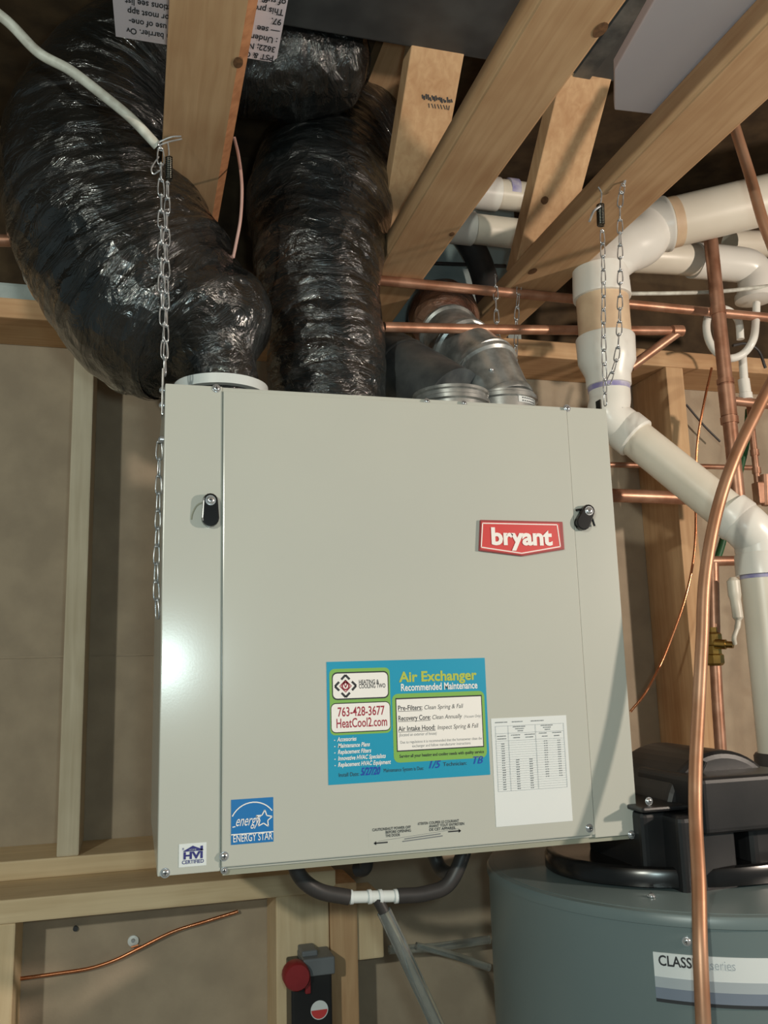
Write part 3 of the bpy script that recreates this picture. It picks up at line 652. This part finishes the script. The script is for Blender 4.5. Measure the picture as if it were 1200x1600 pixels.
# ================================================================== CHAINS
def link_mesh():
    pts = []
    Lh, wb, wt = .0125, .0050, .0030
    for k in range(28):
        a = 2*math.pi*k/28; y = math.cos(a); x = math.sin(a)
        wd = wb if y < 0 else wt
        pts.append(Vector((math.copysign(abs(x)**.7, x)*(wb*(1-y)/2+wt*(1+y)/2), 0, math.copysign(abs(y)**.75, y)*Lh)))
    m = MB(); m.tube(pts, .00095, 7, closed=True)
    m.tube([Vector((math.cos(a)*.0034, math.sin(a)*.0020, Lh*.70+.0006*a/6.28)) for a in [i*.5 for i in range(26)]], .0008, 6)
    me = bpy.data.meshes.new('link'); me.from_pydata(m.v, [], m.f); me.materials.append(MATS['zinc'])
    for p in me.polygons: p.use_smooth = True
    return me
LM = link_mesh()
def strand(parent, pts, phase=0., pitch=.0215, twist=None, scale=1.):
    path = catmull(pts, 12); L = [0.]
    for a, b in zip(path, path[1:]): L.append(L[-1]+(b-a).length)
    n = max(2, round(L[-1]/(pitch*scale)))
    for i in range(n):
        s = L[-1]*(i+.5)/n; k = max(j for j in range(len(L)) if L[j] <= s); k = min(k, len(path)-2)
        p = path[k].lerp(path[k+1], (s-L[k])/max(1e-9, L[k+1]-L[k])); t = (path[k]-path[k+1]).normalized()
        ref = Vector((0, 1, 0)); ref = (ref-t*ref.dot(t)).normalized(); x = ref.cross(t)
        a = phase+(i % 2)*math.pi/2*.92+random.uniform(-.22, .22)
        xx = x*math.cos(a)+ref*math.sin(a); yy = t.cross(xx)
        R = Matrix((xx, yy, t)).transposed().to_4x4()
        o = bpy.data.objects.new('link', LM); COL.objects.link(o); o.parent = parent
        o.matrix_local = Matrix.Translation(p-ORG[parent]) @ R @ Matrix.Scale(scale, 4)
def spring(parent, a, b, r, turns, wire, name='spring', m='dark_spring'):
    a = Vector(a); b = Vector(b); t = (b-a).normalized(); u = Vector((1, 0, 0)); u = (u-t*u.dot(t)).normalized(); v = t.cross(u); n = turns*10
    MB().tube([a+(b-a)*(i/n)+(u*math.cos(2*math.pi*i/10)+v*math.sin(2*math.pi*i/10))*r for i in range(n+1)], wire, 6).build(name, m, parent, smooth=True)
YC = 1.037
random.seed(11)
hookp = P(276, 213, z=ZC)
ch = thing('hanging_chain', P(255, 590, Y=YC), 'silver wire chain from cable truss to left corner of beige cabinet', 'chain')
strand(ch, [P(251, 232, Y=YC), P(252, 330, Y=YC), P(252, 430, Y=YC), P(256, 520, Y=YC), P(258, 585, Y=YC)], .2)
strand(ch, [P(262, 285, Y=YC+.004), P(260, 380, Y=YC+.004), P(260, 460, Y=YC+.003), P(258, 560, Y=YC+.002)], 1.2)
spring(ch, P(264, 246, Y=YC), P(264, 281, Y=YC), .0038, 12, .0009)
MB().tube(catmull([P(283, 213, z=ZC-.001), P(268, 214, Y=YC-.004), P(249, 222, Y=YC), P(249, 227, Y=YC), P(262, 222, Y=YC), P(284, 217, z=ZC-.002)], 6), .0011, 8).build('screw_hook', 'zinc', ch, smooth=True)
MB().tube(catmull([P(248, 245, Y=YC), P(237, 262, Y=YC), P(240, 272, Y=YC), P(250, 266, Y=YC)], 6), .001, 8).build('wire_hook', 'zinc', ch, smooth=True)
MB().tube(catmull([P(262, 222, Y=YC), P(264, 235, Y=YC), P(264, 247, Y=YC)], 6), .001, 8).build('wire_hook', 'zinc', ch, smooth=True)
ch = thing('hanging_chain', P(247, 965, Y=YC+.03), 'loose chain tail hanging down beside the left cabinet edge', 'chain')
strand(ch, [P(249, 690, Y=YC+.03), P(247, 800, Y=YC+.03), P(244, 900, Y=YC+.03), P(246, 965, Y=YC+.03)], .6)
MB().tube(catmull([Vector((bx0, YC+.03, P(250, 680, Y=YC).z)), P(250, 683, Y=YC+.03), P(249, 694, Y=YC+.03)], 4), .0013, 8).build('wire_hook', 'dark_spring', ch, smooth=True)
ch = thing('hanging_chain', P(946, 630, Y=YC), 'silver wire chain in front of the white vent elbow', 'chain')
strand(ch, [P(941, 360, Y=YC), P(943, 440, Y=YC), P(943, 520, Y=YC), P(945, 590, Y=YC)], .3, scale=.92)
strand(ch, [P(974, 287, z=ZC-.004), P(969, 320, Y=YC-.005), P(969, 400, Y=YC), P(968, 500, Y=YC), P(963, 560, Y=YC), P(950, 600, Y=YC)], .9, scale=.92)
spring(ch, P(938, 320, Y=YC), P(939, 352, Y=YC), .0050, 13, .0010)
MB().tube(catmull([P(935, 292, Y=YC), P(940, 302, Y=YC), P(938, 322, Y=YC)], 6), .0011, 8).build('wire_hook', 'zinc', ch, smooth=True)
MB().tube(catmull([P(938, 322, Y=YC-.006), P(928, 330, Y=YC-.006), P(921, 346, Y=YC-.006)], 6), .0018, 8).build('wire_hook', 'zinc', ch, smooth=True)
MB().tube(catmull([P(977, 280, z=ZC+.002), P(975, 288, z=ZC-.004)], 4), .0020, 8).build('screw_hook', 'zinc', ch, smooth=True)
strand(ch, [P(945, 592, Y=YC), P(946, 634, Y=YC)], .1, scale=.8)
ch = thing('hanging_chain', Vector((P(806, 590, Y=1.36).x, 1.36, zt)), 'dim chain behind the shiny elbow holding the cabinet rear', 'chain')
strand(ch, [P(812, 440, Y=1.36), P(807, 500, Y=1.36), P(806, 560, Y=1.36), P(806, 622, Y=1.36)], .3, scale=1.1)
strand(ch, [P(774, 430, Y=1.36), P(776, 500, Y=1.36), P(782, 560, Y=1.36)], 1.0, scale=1.1)

# ================================================================== WHITE PVC VENT
YP = 1.27; YW = 1.145
R3, R2 = .0445, .0315
v1 = P(941, 470, Y=YP); vx = v1.x
vent = thing('pvc_vent_pipe', P(1187, 1180, Y=YW), 'white plastic vent pipe bending down to the water heater blower', 'pipe')
h0 = P(1041, 350, Y=YP); hdir = (P(1191, 314, Y=YP-.055)-h0).normalized()
def piece(name, path, r, m, n=8):
    return MB().tube(catmull(path, n) if len(path) > 2 else path, r, 32).build(name, m, vent, smooth=True)
def zp(py): return P(941, py, Y=YP).z
def vl(py): return Vector((vx, YP, zp(py)))
piece('pipe', [h0-hdir*.03, h0+hdir*.9], R3, 'pvc')
piece('joint_stain', [h0+hdir*.003, h0+hdir*.020], R3+.0006, 'pvc_tan')
sock = P(1000, 376, Y=YP)
MB().lathe(h0, hdir, [(-(h0-sock).length, R3+.002), (-.006, R3+.0035), (-.004, R3+.005), (.0, R3+.005), (.0005, R3)], 36).build('elbow_socket', 'pvc_fitting', vent, smooth=True)
MB().tube(catmull([h0-hdir*.035, sock, P(972, 388, Y=YP), P(950, 405, Y=YP), vl(422), vl(438)], 8), R3+.002, 36).build('elbow', 'pvc_fitting', vent, smooth=True)
MB().lathe(vl(468), (0, 0, 1), [(0, R3), (.001, R3+.0045), (.004, R3+.005), (.03, R3+.004), (zp(420)-zp(468), R3+.0025)], 36).build('elbow_socket', 'pvc_fitting', vent, smooth=True)
piece('pipe', [vl(535), vl(455)], R3, 'pvc_tan')
MB().lathe(vl(604), (0, 0, 1), [(0, R2+.003), (.001, R2+.0060), (.020, R2+.0066), (zp(566)-zp(604), R3+.0040), (zp(528)-zp(604)-.002, R3+.0055), (zp(528)-zp(604), R3+.0045)], 36).build('reducer', 'pvc_fitting', vent, smooth=True)
MB().lathe(vl(611), (0, 0, 1), [(0, R2+.0036), (zp(600)-zp(611), R2+.0036)], 32).build('primer_band', 'primer_purple', vent, smooth=True)
d0 = P(985, 678, Y=YP-.01); d1 = P(1140, 803, Y=YW+.015); dd = (d1-d0).normalized()
piece('elbow', [vl(602), vl(625), P(951, 650, Y=YP), d0-dd*.014, d0+dd*.012], R2+.003, 'pvc_fitting', 8)
MB().lathe(d0-dd*.016, dd, [(0, R2+.003), (.004, R2+.0050), (.028, R2+.0050), (.031, R2+.002)], 32).build('elbow_socket', 'pvc_fitting', vent, smooth=True)
piece('pipe', [d0, d1+dd*.02], R2, 'pvc')
w0 = P(1187, 868, Y=YW)
wv = Vector((0, 0, -1))
MB().lathe(d1-dd*.004, dd, [(0, R2), (.001, R2+.005), (.022, R2+.006), (.026, R2+.004)], 32).build('elbow_socket', 'pvc_fitting', vent, smooth=True)
piece('elbow', [d1+dd*.012, d1+dd*.032, P(1181, 842, Y=YW), w0+Vector((0, 0, .006)), w0-Vector((0, 0, .01))], R2+.004, 'pvc_fitting', 8)
MB().lathe(w0, wv, [(-.004, R2+.004), (.0, R2+.006), (.030, R2+.0065), (.0305, R2)], 32).build('elbow_socket', 'pvc_fitting', vent, smooth=True)
piece('primer_band', [w0+wv*.0305, w0+wv*.036], R2+.0006, 'primer_purple')
zb_ = P(1190, 1182, Y=YW).z
piece('pipe', [w0+wv*.02, Vector((w0.x, YW, zb_))], R2, 'pvc')
# second white pipe behind, turning down
sp = thing('pvc_drain_branch', P(1180, 470, Y=1.39), 'white plastic pipe with downward elbow behind the vent pipe', 'pipe')
MB().tube(catmull([P(990, 400, Y=1.38), P(1060, 404, Y=1.38), P(1120, 410, Y=1.39)], 6), .0315, 28).build('pipe', 'pvc', sp, smooth=True)
MB().tube(catmull([P(1083, 407, Y=1.385), P(1130, 411, Y=1.39), P(1168, 417, Y=1.39), P(1180, 434, Y=1.39), P(1180, 462, Y=1.39)], 8), .0350, 28).build('elbow', 'pvc_fitting', sp, smooth=True)
MB().lathe(P(1180, 472, Y=1.39), (0, 0, 1), [(0, .026), (.004, .038), (.016, .038), (.018, .03)], 28).build('cap', 'pvc_fitting', sp, smooth=True)
sp = thing('pvc_branch', P(1200, 390, Y=1.46), 'white plastic branch pipe emerging under the big horizontal vent', 'pipe')
MB().tube([P(1140, 380, Y=1.43), P(1290, 384, Y=1.43)], .0270, 24).build('pipe', 'pvc', sp, smooth=True)
# condensate trap
tp = thing('condensate_trap', P(1162, 625, Y=1.38), 'thin white condensate tube bent into a trap loop', 'pipe')
MB().tube(catmull([P(1182, 474, Y=1.38), P(1181, 500, Y=1.37), P(1177, 530, Y=1.34), P(1162, 552, Y=1.35), P(1140, 560, Y=1.36), P(1120, 551, Y=1.37), P(1107, 530, Y=1.38), P(1104, 505, Y=1.39), P(1112, 485, Y=1.40), P(1135, 484, Y=1.40), P(1153, 500, Y=1.40), P(1157, 530, Y=1.40)], 8), .0075, 16).build('tube', 'pvc_fitting', tp, smooth=True)
MB().tube([P(1160, 556, Y=1.38), P(1163, 600, Y=1.38)], .0080, 16).build('tube', 'pvc_fitting', tp, smooth=True)
MB().lathe(P(1166, 624, Y=1.38), P(1160, 580, Y=1.38)-P(1166, 624, Y=1.38), [(0, .0125), (.012, .0125), (.013, .0110), (.040, .0110), (.041, .008)], 20).build('adapter', 'pvc_fitting', tp, smooth=True)
rod('white_cable', [P(975, 459, Y=1.355), P(1060, 458, Y=1.355), P(1130, 455, Y=1.355), P(1210, 446, Y=1.355)], .0038, 'cable_white', label='thin white cable running behind the vertical copper pipe', cat='cable')

# ================================================================== COPPER PIPING
def copper(label, pts, r, m='copper', n=8, group=None):
    t = thing('copper_pipe', pts[0], label, 'pipe', group)
    rod('tube', pts, r, m, t, n=n); return t
yA = P(597, 439, z=ZC-.0095).y
copper('long horizontal copper pipe under the truss chords, upper of two', [P(560, 435, Y=yA), Vector((P(1300, 500, Y=yA).x, yA, P(597, 439, Y=yA).z))], .0088)
cb = copper('long horizontal copper pipe just above the shiny elbow', [P(600, 511, Y=1.285), P(800, 515, Y=1.312), P(1062, 517, Y=1.345)], .0084)
MB().lathe(P(1050, 517, Y=1.34), P(1064, 517, Y=1.34)-P(1050, 517, Y=1.34), [(0, .0105), (.022, .0105)], 18).build('elbow_fitting', 'copper', cb, smooth=True)
MB().tube([P(1062, 517, Y=1.34), P(985, 574, Y=1.36)], .0088, 14).build('tube', 'copper', cb, smooth=True)
cv = copper('stout vertical copper pipe with soldered coupling beside the vent', [P(1109, 360, Y=1.33), P(1154, 790, Y=1.33)], .0130)
for py0, py1, rr in ((492, 480, .0140), (600, 593, .0150), (603, 650, .0142), (662, 652, .0155)):
    xm = 1110+(py0-378)*42/392; xm1 = 1110+(py1-378)*42/392
    a, b = P(xm, py0, Y=1.33), P(xm1, py1, Y=1.33); MB().tube([a, b], rr*1.04, 20).build('coupling', 'copper', cv, smooth=True)
copper('stout short horizontal copper pipe behind the diagonal vent', [P(905, 772, Y=1.34), P(1062, 778, Y=1.34), P(1151, 781, Y=1.34)], .0120, n=4)
copper('slim horizontal copper pipe above the stout short one', [P(940, 726, Y=1.55), P(1060, 728, Y=1.55), P(1180, 731, Y=1.55)], .0055, n=4)
copper('horizontal copper pipe beneath the white trap adapter', [P(1142, 626, Y=1.38), P(1215, 634, Y=1.38)], .0085)
vr = copper('copper riser with fittings right of the stout vertical pipe', [P(1171, 630, Y=1.42), P(1178, 700, Y=1.42), P(1186, 775, Y=1.42)], .0065)
for py in (712, 740): MB().lathe(P(1171+(py-630)*.105, py, Y=1.42), (0, 0, 1), [(0, .0085), (.012, .0085)], 16).build('coupling', 'copper', vr, smooth=True)
v2 = copper('copper pipe assembly with square fitting at the riser foot', [P(1195, 742, Y=1.40), P(1197, 790, Y=1.40)], .0085)
MB().box(P(1184, 752, Y=1.395), P(1204, 790, Y=1.415)).build('fitting', 'copper', v2, bevel=.003)
rod('green_wire', [P(1170, 640, Y=1.44), P(1166, 690, Y=1.44), P(1156, 735, Y=1.44), P(1140, 800, Y=1.44), P(1128, 850, Y=1.44), P(1118, 880, Y=1.44)], .0070, 'green_wire', label='dark green hose threading between the copper pipes', cat='hose')
copper('horizontal copper stub above the white lever valve', [P(1100, 877, Y=1.36), P(1160, 876, Y=1.36)], .0090)
# valve line
vl_ = copper('vertical copper pipe carrying the white lever valve', [P(1114, 880, Y=1.34), P(1118, 1040, Y=1.34), P(1128, 1200, Y=1.34)], .0100, n=4)
MB().lathe(P(1118, 1040, Y=1.34), (0, 0, 1), [(0, .012), (.004, .0155), (.018, .0155), (.020, .0125), (.034, .0125), (.036, .0150), (.054, .0150), (.058, .0110), (.066, .0110)], 8).build('valve_body', 'brass', vl_, smooth=False)
MB().lathe(P(1118, 1006, Y=1.33), P(1152, 1008, Y=1.30)-P(1118, 1006, Y=1.33), [(0, .0085), (.018, .0085), (.019, .006), (.030, .006)], 14).build('valve_stem', 'brass', vl_, smooth=True)
hv = [P(1148, 1006, Y=1.305), P(1147, 996, Y=1.30), P(1152, 980, Y=1.30), P(1153, 965, Y=1.30), P(1148, 930, Y=1.30), P(1145, 902, Y=1.30)]
pth = catmull(hv, 5); lev = MB()
for a, b in zip(pth, pth[1:]): pass
wds = [.004, .004, .005, .009, .011, .005]
lev.tube(pth, [wds[min(5, i//5)] for i in range(len(pth))], 12, rfun=lambda i, a: 1.0 if True else 1)
lev.build('lever', 'lever_white', vl_, smooth=True)
# big curved soft copper line looping in front of the heater
copper('long bent soft copper line hanging in front of the water heater', [P(1128, 130, Y=1.00), P(1150, 205, Y=1.0), P(1172, 275, Y=1.0), P(1192, 345, Y=.99), P(1216, 410, Y=.98), P(1232, 480, Y=.97), P(1222, 560, Y=.96), P(1186, 635, Y=.955), P(1148, 715, Y=.95), P(1120, 800, Y=.955), P(1102, 900, Y=.955), P(1097, 1000, Y=.95), P(1092, 1100, Y=.945), P(1087, 1200, Y=.935), P(1087, 1280, Y=.92), P(1092, 1380, Y=.885), P(1094, 1480, Y=.862), P(1099, 1600, Y=.85), P(1104, 1700, Y=.85)], .0079, 'soft_copper')
rod('capillary_wire', [P(1112, 575, Y=1.42), P(1100, 630, Y=1.42), P(1090, 690, Y=1.43), P(1087, 760, Y=1.44), P(1086, 850, Y=1.44), P(1072, 930, Y=1.44), P(1040, 1020, Y=1.45), P(1010, 1080, Y=1.45), P(985, 1112, Y=1.46)], .0024, 'copper_bright', label='thin copper capillary line drooping beside the right wall stud', cat='wire')
rod('dark_cable', [P(1072, 632, Y=1.70), P(1100, 665, Y=1.70), P(1125, 690, Y=1.70)], .0025, 'rubber', label='thin dark cable crossing the sheathing beside stout copper pipe', cat='cable')
rod('black_cable', [P(1145, 540, Y=1.45), P(1165, 537, Y=1.45), P(1185, 548, Y=1.45), P(1196, 575, Y=1.45)], .0030, 'rubber', label='short black cable arching behind the white trap', cat='cable')

# ================================================================== WATER HEATER
hc = Vector((.752, 1.125, 0)); HR = .283; ztk = Z(-.274)
wh = thing('water_heater', hc, 'grey cylindrical power vent water heater with black blower on top', 'water heater')
MB().lathe(hc, (0, 0, 1), [(0, HR-.01), (.012, HR), (ztk-.014, HR), (ztk-.013, HR+.0022), (ztk-.005, HR+.0022), (ztk-.001, HR), (ztk, HR-.004)], 96).build('tank', 'tank_grey', wh, smooth=True)
MB().lathe(hc+Vector((0, 0, ztk-.004)), (0, 0, 1), [(0, HR-.005), (.0045, HR-.008), (.0060, HR-.06), (.0075, .02)], 96).build('top_cap', 'tank_grey', wh, smooth=True)
def surf(px, py):             # pixel -> point on the tank wall
    d = ray(px, py); a = d.x**2+d.y**2; b_ = -2*(d.x*hc.x+d.y*hc.y); c = hc.x**2+hc.y**2-(HR+.0008)**2
    t = (-b_-math.sqrt(b_*b_-4*a*c))/(2*a); return CAM+d*t
p0, p1 = surf(1020, 1487), surf(1200, 1492); a0 = math.atan2(p0.y-hc.y, p0.x-hc.x); 
zA, zB = p0.z, surf(1020, 1562).z
aw = .62
def band(name, z1, z0, m, lift, parent, a_0=a0, a_1=a0+aw):
    s = MB(); n = 24
    for k in range(n+1):
        a = a_0+(a_1-a_0)*k/n
        for zz in (z0, z1):
            for rr in (HR, HR+lift): s.v.append(hc+Vector((math.cos(a)*rr, math.sin(a)*rr, zz)))
    for k in range(n):
        b = 4*k; s.f += [(b+1, b+5, b+7, b+3), (b, b+2, b+6, b+4), (b, b+4, b+5, b+1), (b+2, b+3, b+7, b+6)]
    s.f += [(0, 1, 3, 2), (4*n, 4*n+2, 4*n+3, 4*n+1)]; s.mi = [0]*len(s.f)
    return s.build(name, m, parent, smooth=True)
hl = zA-zB
lb = band('series_label', zA, zB, 'white_paper', .0008, wh)
band('grey_band', zA-hl*.50, zA-hl*.72, 'label_grey', .0011, lb); band('slate_band', zA-hl*.72, zA-hl*.95, 'label_slate', .0011, lb); band('dark_band', zA-hl*.95, zA-hl*1.02, 'ink_black', .0012, lb)
def wrap(astart, zbase): return lambda u, v, h: hc+Vector((math.cos(astart+u/HR)*(HR+.0013), math.sin(astart+u/HR)*(HR+.0013), zbase+v))
g = MB(); text_mesh(g, 'CLASSIC', .0150, wrap(a0+.018, zA-hl*.26), bold=.02, sx=.84); g.build('lettering', 'ink_black', lb)
g = MB(); text_mesh(g, 'series', .0140, wrap(a0+.018+.188, zA-hl*.26), sx=.80); g.build('lettering', 'label_grey', lb)
for px, py in ((1073, 1471),): 
    p = surf(px, py); d = (p-hc); d.z = 0; screw(wh, p, .004, d.normalized())
# hot water nipple
nz = ztk+.008; np_ = P(953, 1352, z=nz-CAMZ)
MB().lathe(Vector((np_.x, np_.y, nz)), (0, 0, 1), [(0, .022), (.004, .022), (.005, .014), (.012, .014), (.013, .011), (.026, .011), (.027, .0085), (.034, .0085)], 20).build('water_nipple', 'dull_galvanised', wh, smooth=True)
# black blower assembly
bl = thing('blower', (.80, 1.08, ztk), None)
bl.parent = wh; bl.location = Vector((.80, 1.08, ztk))-hc; ORG[bl] = Vector((.80, 1.08, ztk))
def atz(px, py, h): return P(px, py, z=ztk+h-CAMZ)
bc = atz(1050, 1372, .014)
base = MB(); n = 48; prof = []
ce = Vector((.735, 1.105, ztk+.006))
for zz, rr in ((0, 1.0), (.014, 1.0), (.020, .985), (.022, .95), (.018, .90)):
    prof.append((zz, rr))
vs = []; fs = []
for zz, rr in prof:
    for k in range(n):
        a = 2*math.pi*k/n; vs.append(ce+Vector((math.cos(a)*.205*rr, math.sin(a)*.150*rr, zz)))
for i in range(len(prof)-1):
    for k in range(n): fs.append((i*n+k, i*n+(k+1) % n, (i+1)*n+(k+1) % n, (i+1)*n+k))
fs.append(tuple((len(prof)-1)*n+k for k in range(n))); base.add(vs, fs); base.build('base_tray', 'black_gloss', bl, smooth=True)
Yf = .955
def fbox(px0, py0, px1, py1, y0, y1, name, m='black_plastic', bev=.008):
    a = P(px0, py0, Y=y0); b = P(px1, py1, Y=y0); return MB().box((a.x, y0, a.z), (b.x, y1, b.z)).build(name, m, bl, bevel=bev, bseg=3)
fbox(1001, 1268, 1060, 1410, 1.0, 1.14, 'control_housing')
fbox(1060, 1276, 1160, 1408, .965, 1.12, 'control_housing')
# volute drum facing the viewer
vc = P(1098, 1262, Y=1.06); 
poly = []
for k in range(25):
    a = math.pi*k/24; poly.append(Vector((vc.x+math.cos(a)*.085, 1.01, vc.z+math.sin(a)*.078)))
poly += [Vector((vc.x-.085, 1.01, vc.z-.02)), Vector((vc.x+.085, 1.01, vc.z-.02))]
dm = MB().prism(poly, (0, .15, 0)).build('volute', 'black_plastic', bl, bevel=.010, bseg=3)
rp = [Vector((vc.x-.045, 1.008, vc.z+z_)) for z_ in (.0, .03, .06)]
MB().tube(catmull([Vector((vc.x-.050, 1.006, vc.z+.0)), Vector((vc.x-.046, 1.006, vc.z+.035)), Vector((vc.x-.030, 1.004, vc.z+.066))], 6), .003, 10).build('rib', 'black_gloss', bl, smooth=True)
fl_ = MB(); fl_.box((P(1000, 1262, Y=.99).x, .985, P(1000, 1270, Y=.99).z), (P(1150, 1262, Y=.99).x, 1.15, P(1000, 1262, Y=.99).z)); fl_.build('flange', 'black_plastic', bl, bevel=.003)
fbox(1094, 1216, 1260, 1292, .955, 1.10, 'transition_box', bev=.007)
fbox(1165, 1225, 1290, 1420, .985, 1.14, 'motor_cover', bev=.010)
for px, py, yy in ((1014, 1252, 1.0), (1113, 1266, .985), (1126, 1277, .965), (1073, 1365, 1.0)):
    screw(bl, P(px, py, Y=yy-.003), .004)
q_ = P(1018, 1400, z=ztk+.003-CAMZ); screw(bl, q_, .004, (0, 0, 1))
MB().lathe(Vector((w0.x, YW, zb_+.004)), (0, 0, -1), [(0, R2+.003), (.004, R2+.006), (.03, R2+.006), (.05, R2+.012)], 28).build('rubber_coupling', 'rubber', bl, smooth=True)

# ================================================================== HOSES UNDER THE CABINET
yh = 1.12
dh = thing('drain_tee', P(582, 1402, Y=yh), 'white barbed tee joining black drain hoses under the cabinet', 'drain hose')
MB().tube([P(545, 1402, Y=yh), P(621, 1400, Y=yh)], .0072, 16).build('tee', 'strap_white', dh, smooth=True)
for px in (546, 575, 592, 616): MB().lathe(P(px, 1402-(px-546)*.02, Y=yh), (1, 0, 0), [(0, .0086), (.004, .0086)], 16).build('barb_ring', 'white_paper', dh, smooth=True)
MB().tube([P(588, 1402, Y=yh), P(600, 1424, Y=yh)], .0070, 14).build('tee_leg', 'rubber', dh, smooth=True)
yh0 = bz0
def hose(pts): MB().tube(catmull(pts, 8), .0095, 14).build('hose', 'rubber', dh, 'black rubber hose', smooth=True)
hose([Vector((P(452, 1345, Y=yh).x, yh, bz0)), P(468, 1368, Y=yh), P(498, 1392, Y=yh), P(545, 1402, Y=yh)])
hose([P(621, 1400, Y=yh), P(665, 1396, Y=yh), P(705, 1376, Y=yh), Vector((P(738, 1345, Y=yh).x, yh, bz0))])
hose([Vector((P(668, 1330, Y=yh+.05).x, yh+.05, bz0)), P(685, 1352, Y=yh+.04), P(705, 1368, Y=yh+.01)])
hose([Vector((P(575, 1335, Y=yh+.08).x, yh+.08, bz0)), P(572, 1352, Y=yh+.09), P(556, 1360, Y=yh+.1)])
rod('clear_drain_hose', [P(600, 1424, Y=yh), P(622, 1470, Y=yh), P(650, 1530, Y=yh), P(684, 1605, Y=yh), P(720, 1690, Y=yh)], .0092, 'clear_vinyl', label='clear vinyl drain hose running down from the tee', cat='drain hose')
rod('clear_tube', [P(608, 1484, Y=1.50), P(680, 1480, Y=1.50), P(765, 1468, Y=1.50)], .007, 'clear_vinyl', label='clear tube going level behind the drain hose', cat='tube')
rod('clear_tube', [P(650, 1478, Y=1.46), P(700, 1490, Y=1.46), P(765, 1512, Y=1.46)], .006, 'clear_vinyl', label='clear tube slanting down towards the water heater', cat='tube')

# device with red knob on the lower stud
yd = YL-.05
dv = thing('black_device', P(488, 1600, Y=yd), 'black device with grey cap and red knob on the lower studs', 'device')
def dbox(px0, py0, px1, py1, y0, y1, name, m, bev=.004):
    a = P(px0, py0, Y=y0); b = P(px1, py1, Y=y0); return MB().box((a.x, y0, a.z), (b.x, y1, b.z)).build(name, m, dv, bevel=bev, bseg=3)
dbox(455, 1510, 521, 1660, yd, YL, 'body', 'black_plastic'); dbox(474, 1500, 524, 1522, yd-.006, YL, 'cap', 'grey_plastic', .003); dbox(472, 1487, 497, 1505, yd+.01, YL, 'neck', 'grey_plastic', .003)
MB().lathe(P(465, 1528, Y=yd-.022), (0, 1, 0), [(0, .018), (.004, .0205), (.022, .0205), (.026, .017)], 20).build('red_knob', 'red_plastic', dv, smooth=True)
dbox(477, 1522, 486, 1553, yd-.008, yd+.01, 'red_lever', 'red_plastic', .002)
sd_ = MB().lathe(P(499, 1578, Y=yd-.0004), (0, -1, 0), [(0, .0135), (.0006, .0135)], 28).build('round_sticker', 'white_paper', dv)
g = MB(); c_ = P(499, 1578, Y=yd-.0013)
g.add([c_+Vector((math.cos(a)*.0125, 0, math.sin(a)*.0125)) for a in [math.pi+math.pi*i/10 for i in range(11)]], [tuple(range(11))]); g.build('red_half', 'badge_red', sd_)

# copper tube clipped to the lower panel
yt = YLP-.012
ctb = thing('copper_tube', P(25, 1529, Y=yt), 'thin bright copper tube clipped across the lower wall panel', 'pipe')
MB().tube(catmull([P(25, 1530, Y=yt), P(90, 1521, Y=yt), P(140, 1513, Y=yt), P(180, 1500, Y=yt), P(215, 1483, Y=yt), P(270, 1456, Y=yt), P(320, 1440, Y=yt), P(372, 1424, Y=yt)], 8), .0028, 12).build('tube', 'copper_bright', ctb, smooth=True)
MB().lathe(P(208, 1470, Y=YLP-.004), (0, -1, 0), [(-.004, .0085), (.002, .0085), (.003, .0045), (.004, .0045)], 20).build('clip', 'strap_white', ctb, smooth=True)
MB().lathe(P(208, 1470, Y=YLP-.008), (0, -1, 0), [(0, .0035), (.002, .0025)], 14).build('clip_screw', 'zinc', ctb, smooth=True)
MB().tube([P(205, 1480, Y=yt), P(216, 1477, Y=yt)], .0016, 8).build('clip_band', 'copper_bright', ctb, smooth=True)
MB().lathe(P(118, 1451, Y=YLP-.003), (0, -1, 0), [(-.003, .004), (.002, .004)], 12).build('nail_head', 'ink_black', lw)

# white jacketed cable and pink wire
rod('white_jacketed_cable', [P(-60, -20, Y=1.00), P(10, 32, Y=1.0), P(60, 82, Y=1.01), P(110, 110, Y=1.01), P(160, 148, Y=1.02), P(205, 185, Y=1.03), P(246, 228, Y=1.045)], .0062, 'cable_white', label='dirty white electrical cable slanting down to the left chain hook', cat='cable')
rod('pink_wire', [P(366, 215, Y=1.10), P(373, 245, Y=1.10), P(378, 290, Y=1.10), P(376, 340, Y=1.11), P(369, 380, Y=1.12), P(361, 418, Y=1.13)], .0022, 'wire_pink', label='thin pinkish wire hanging beside the truss chord', cat='wire')
rod('pink_stub_pipe', [P(-40, 375, Y=1.30), P(18, 376, Y=1.30)], .009, 'copper', label='copper pipe end showing at left of thick black duct', cat='pipe')
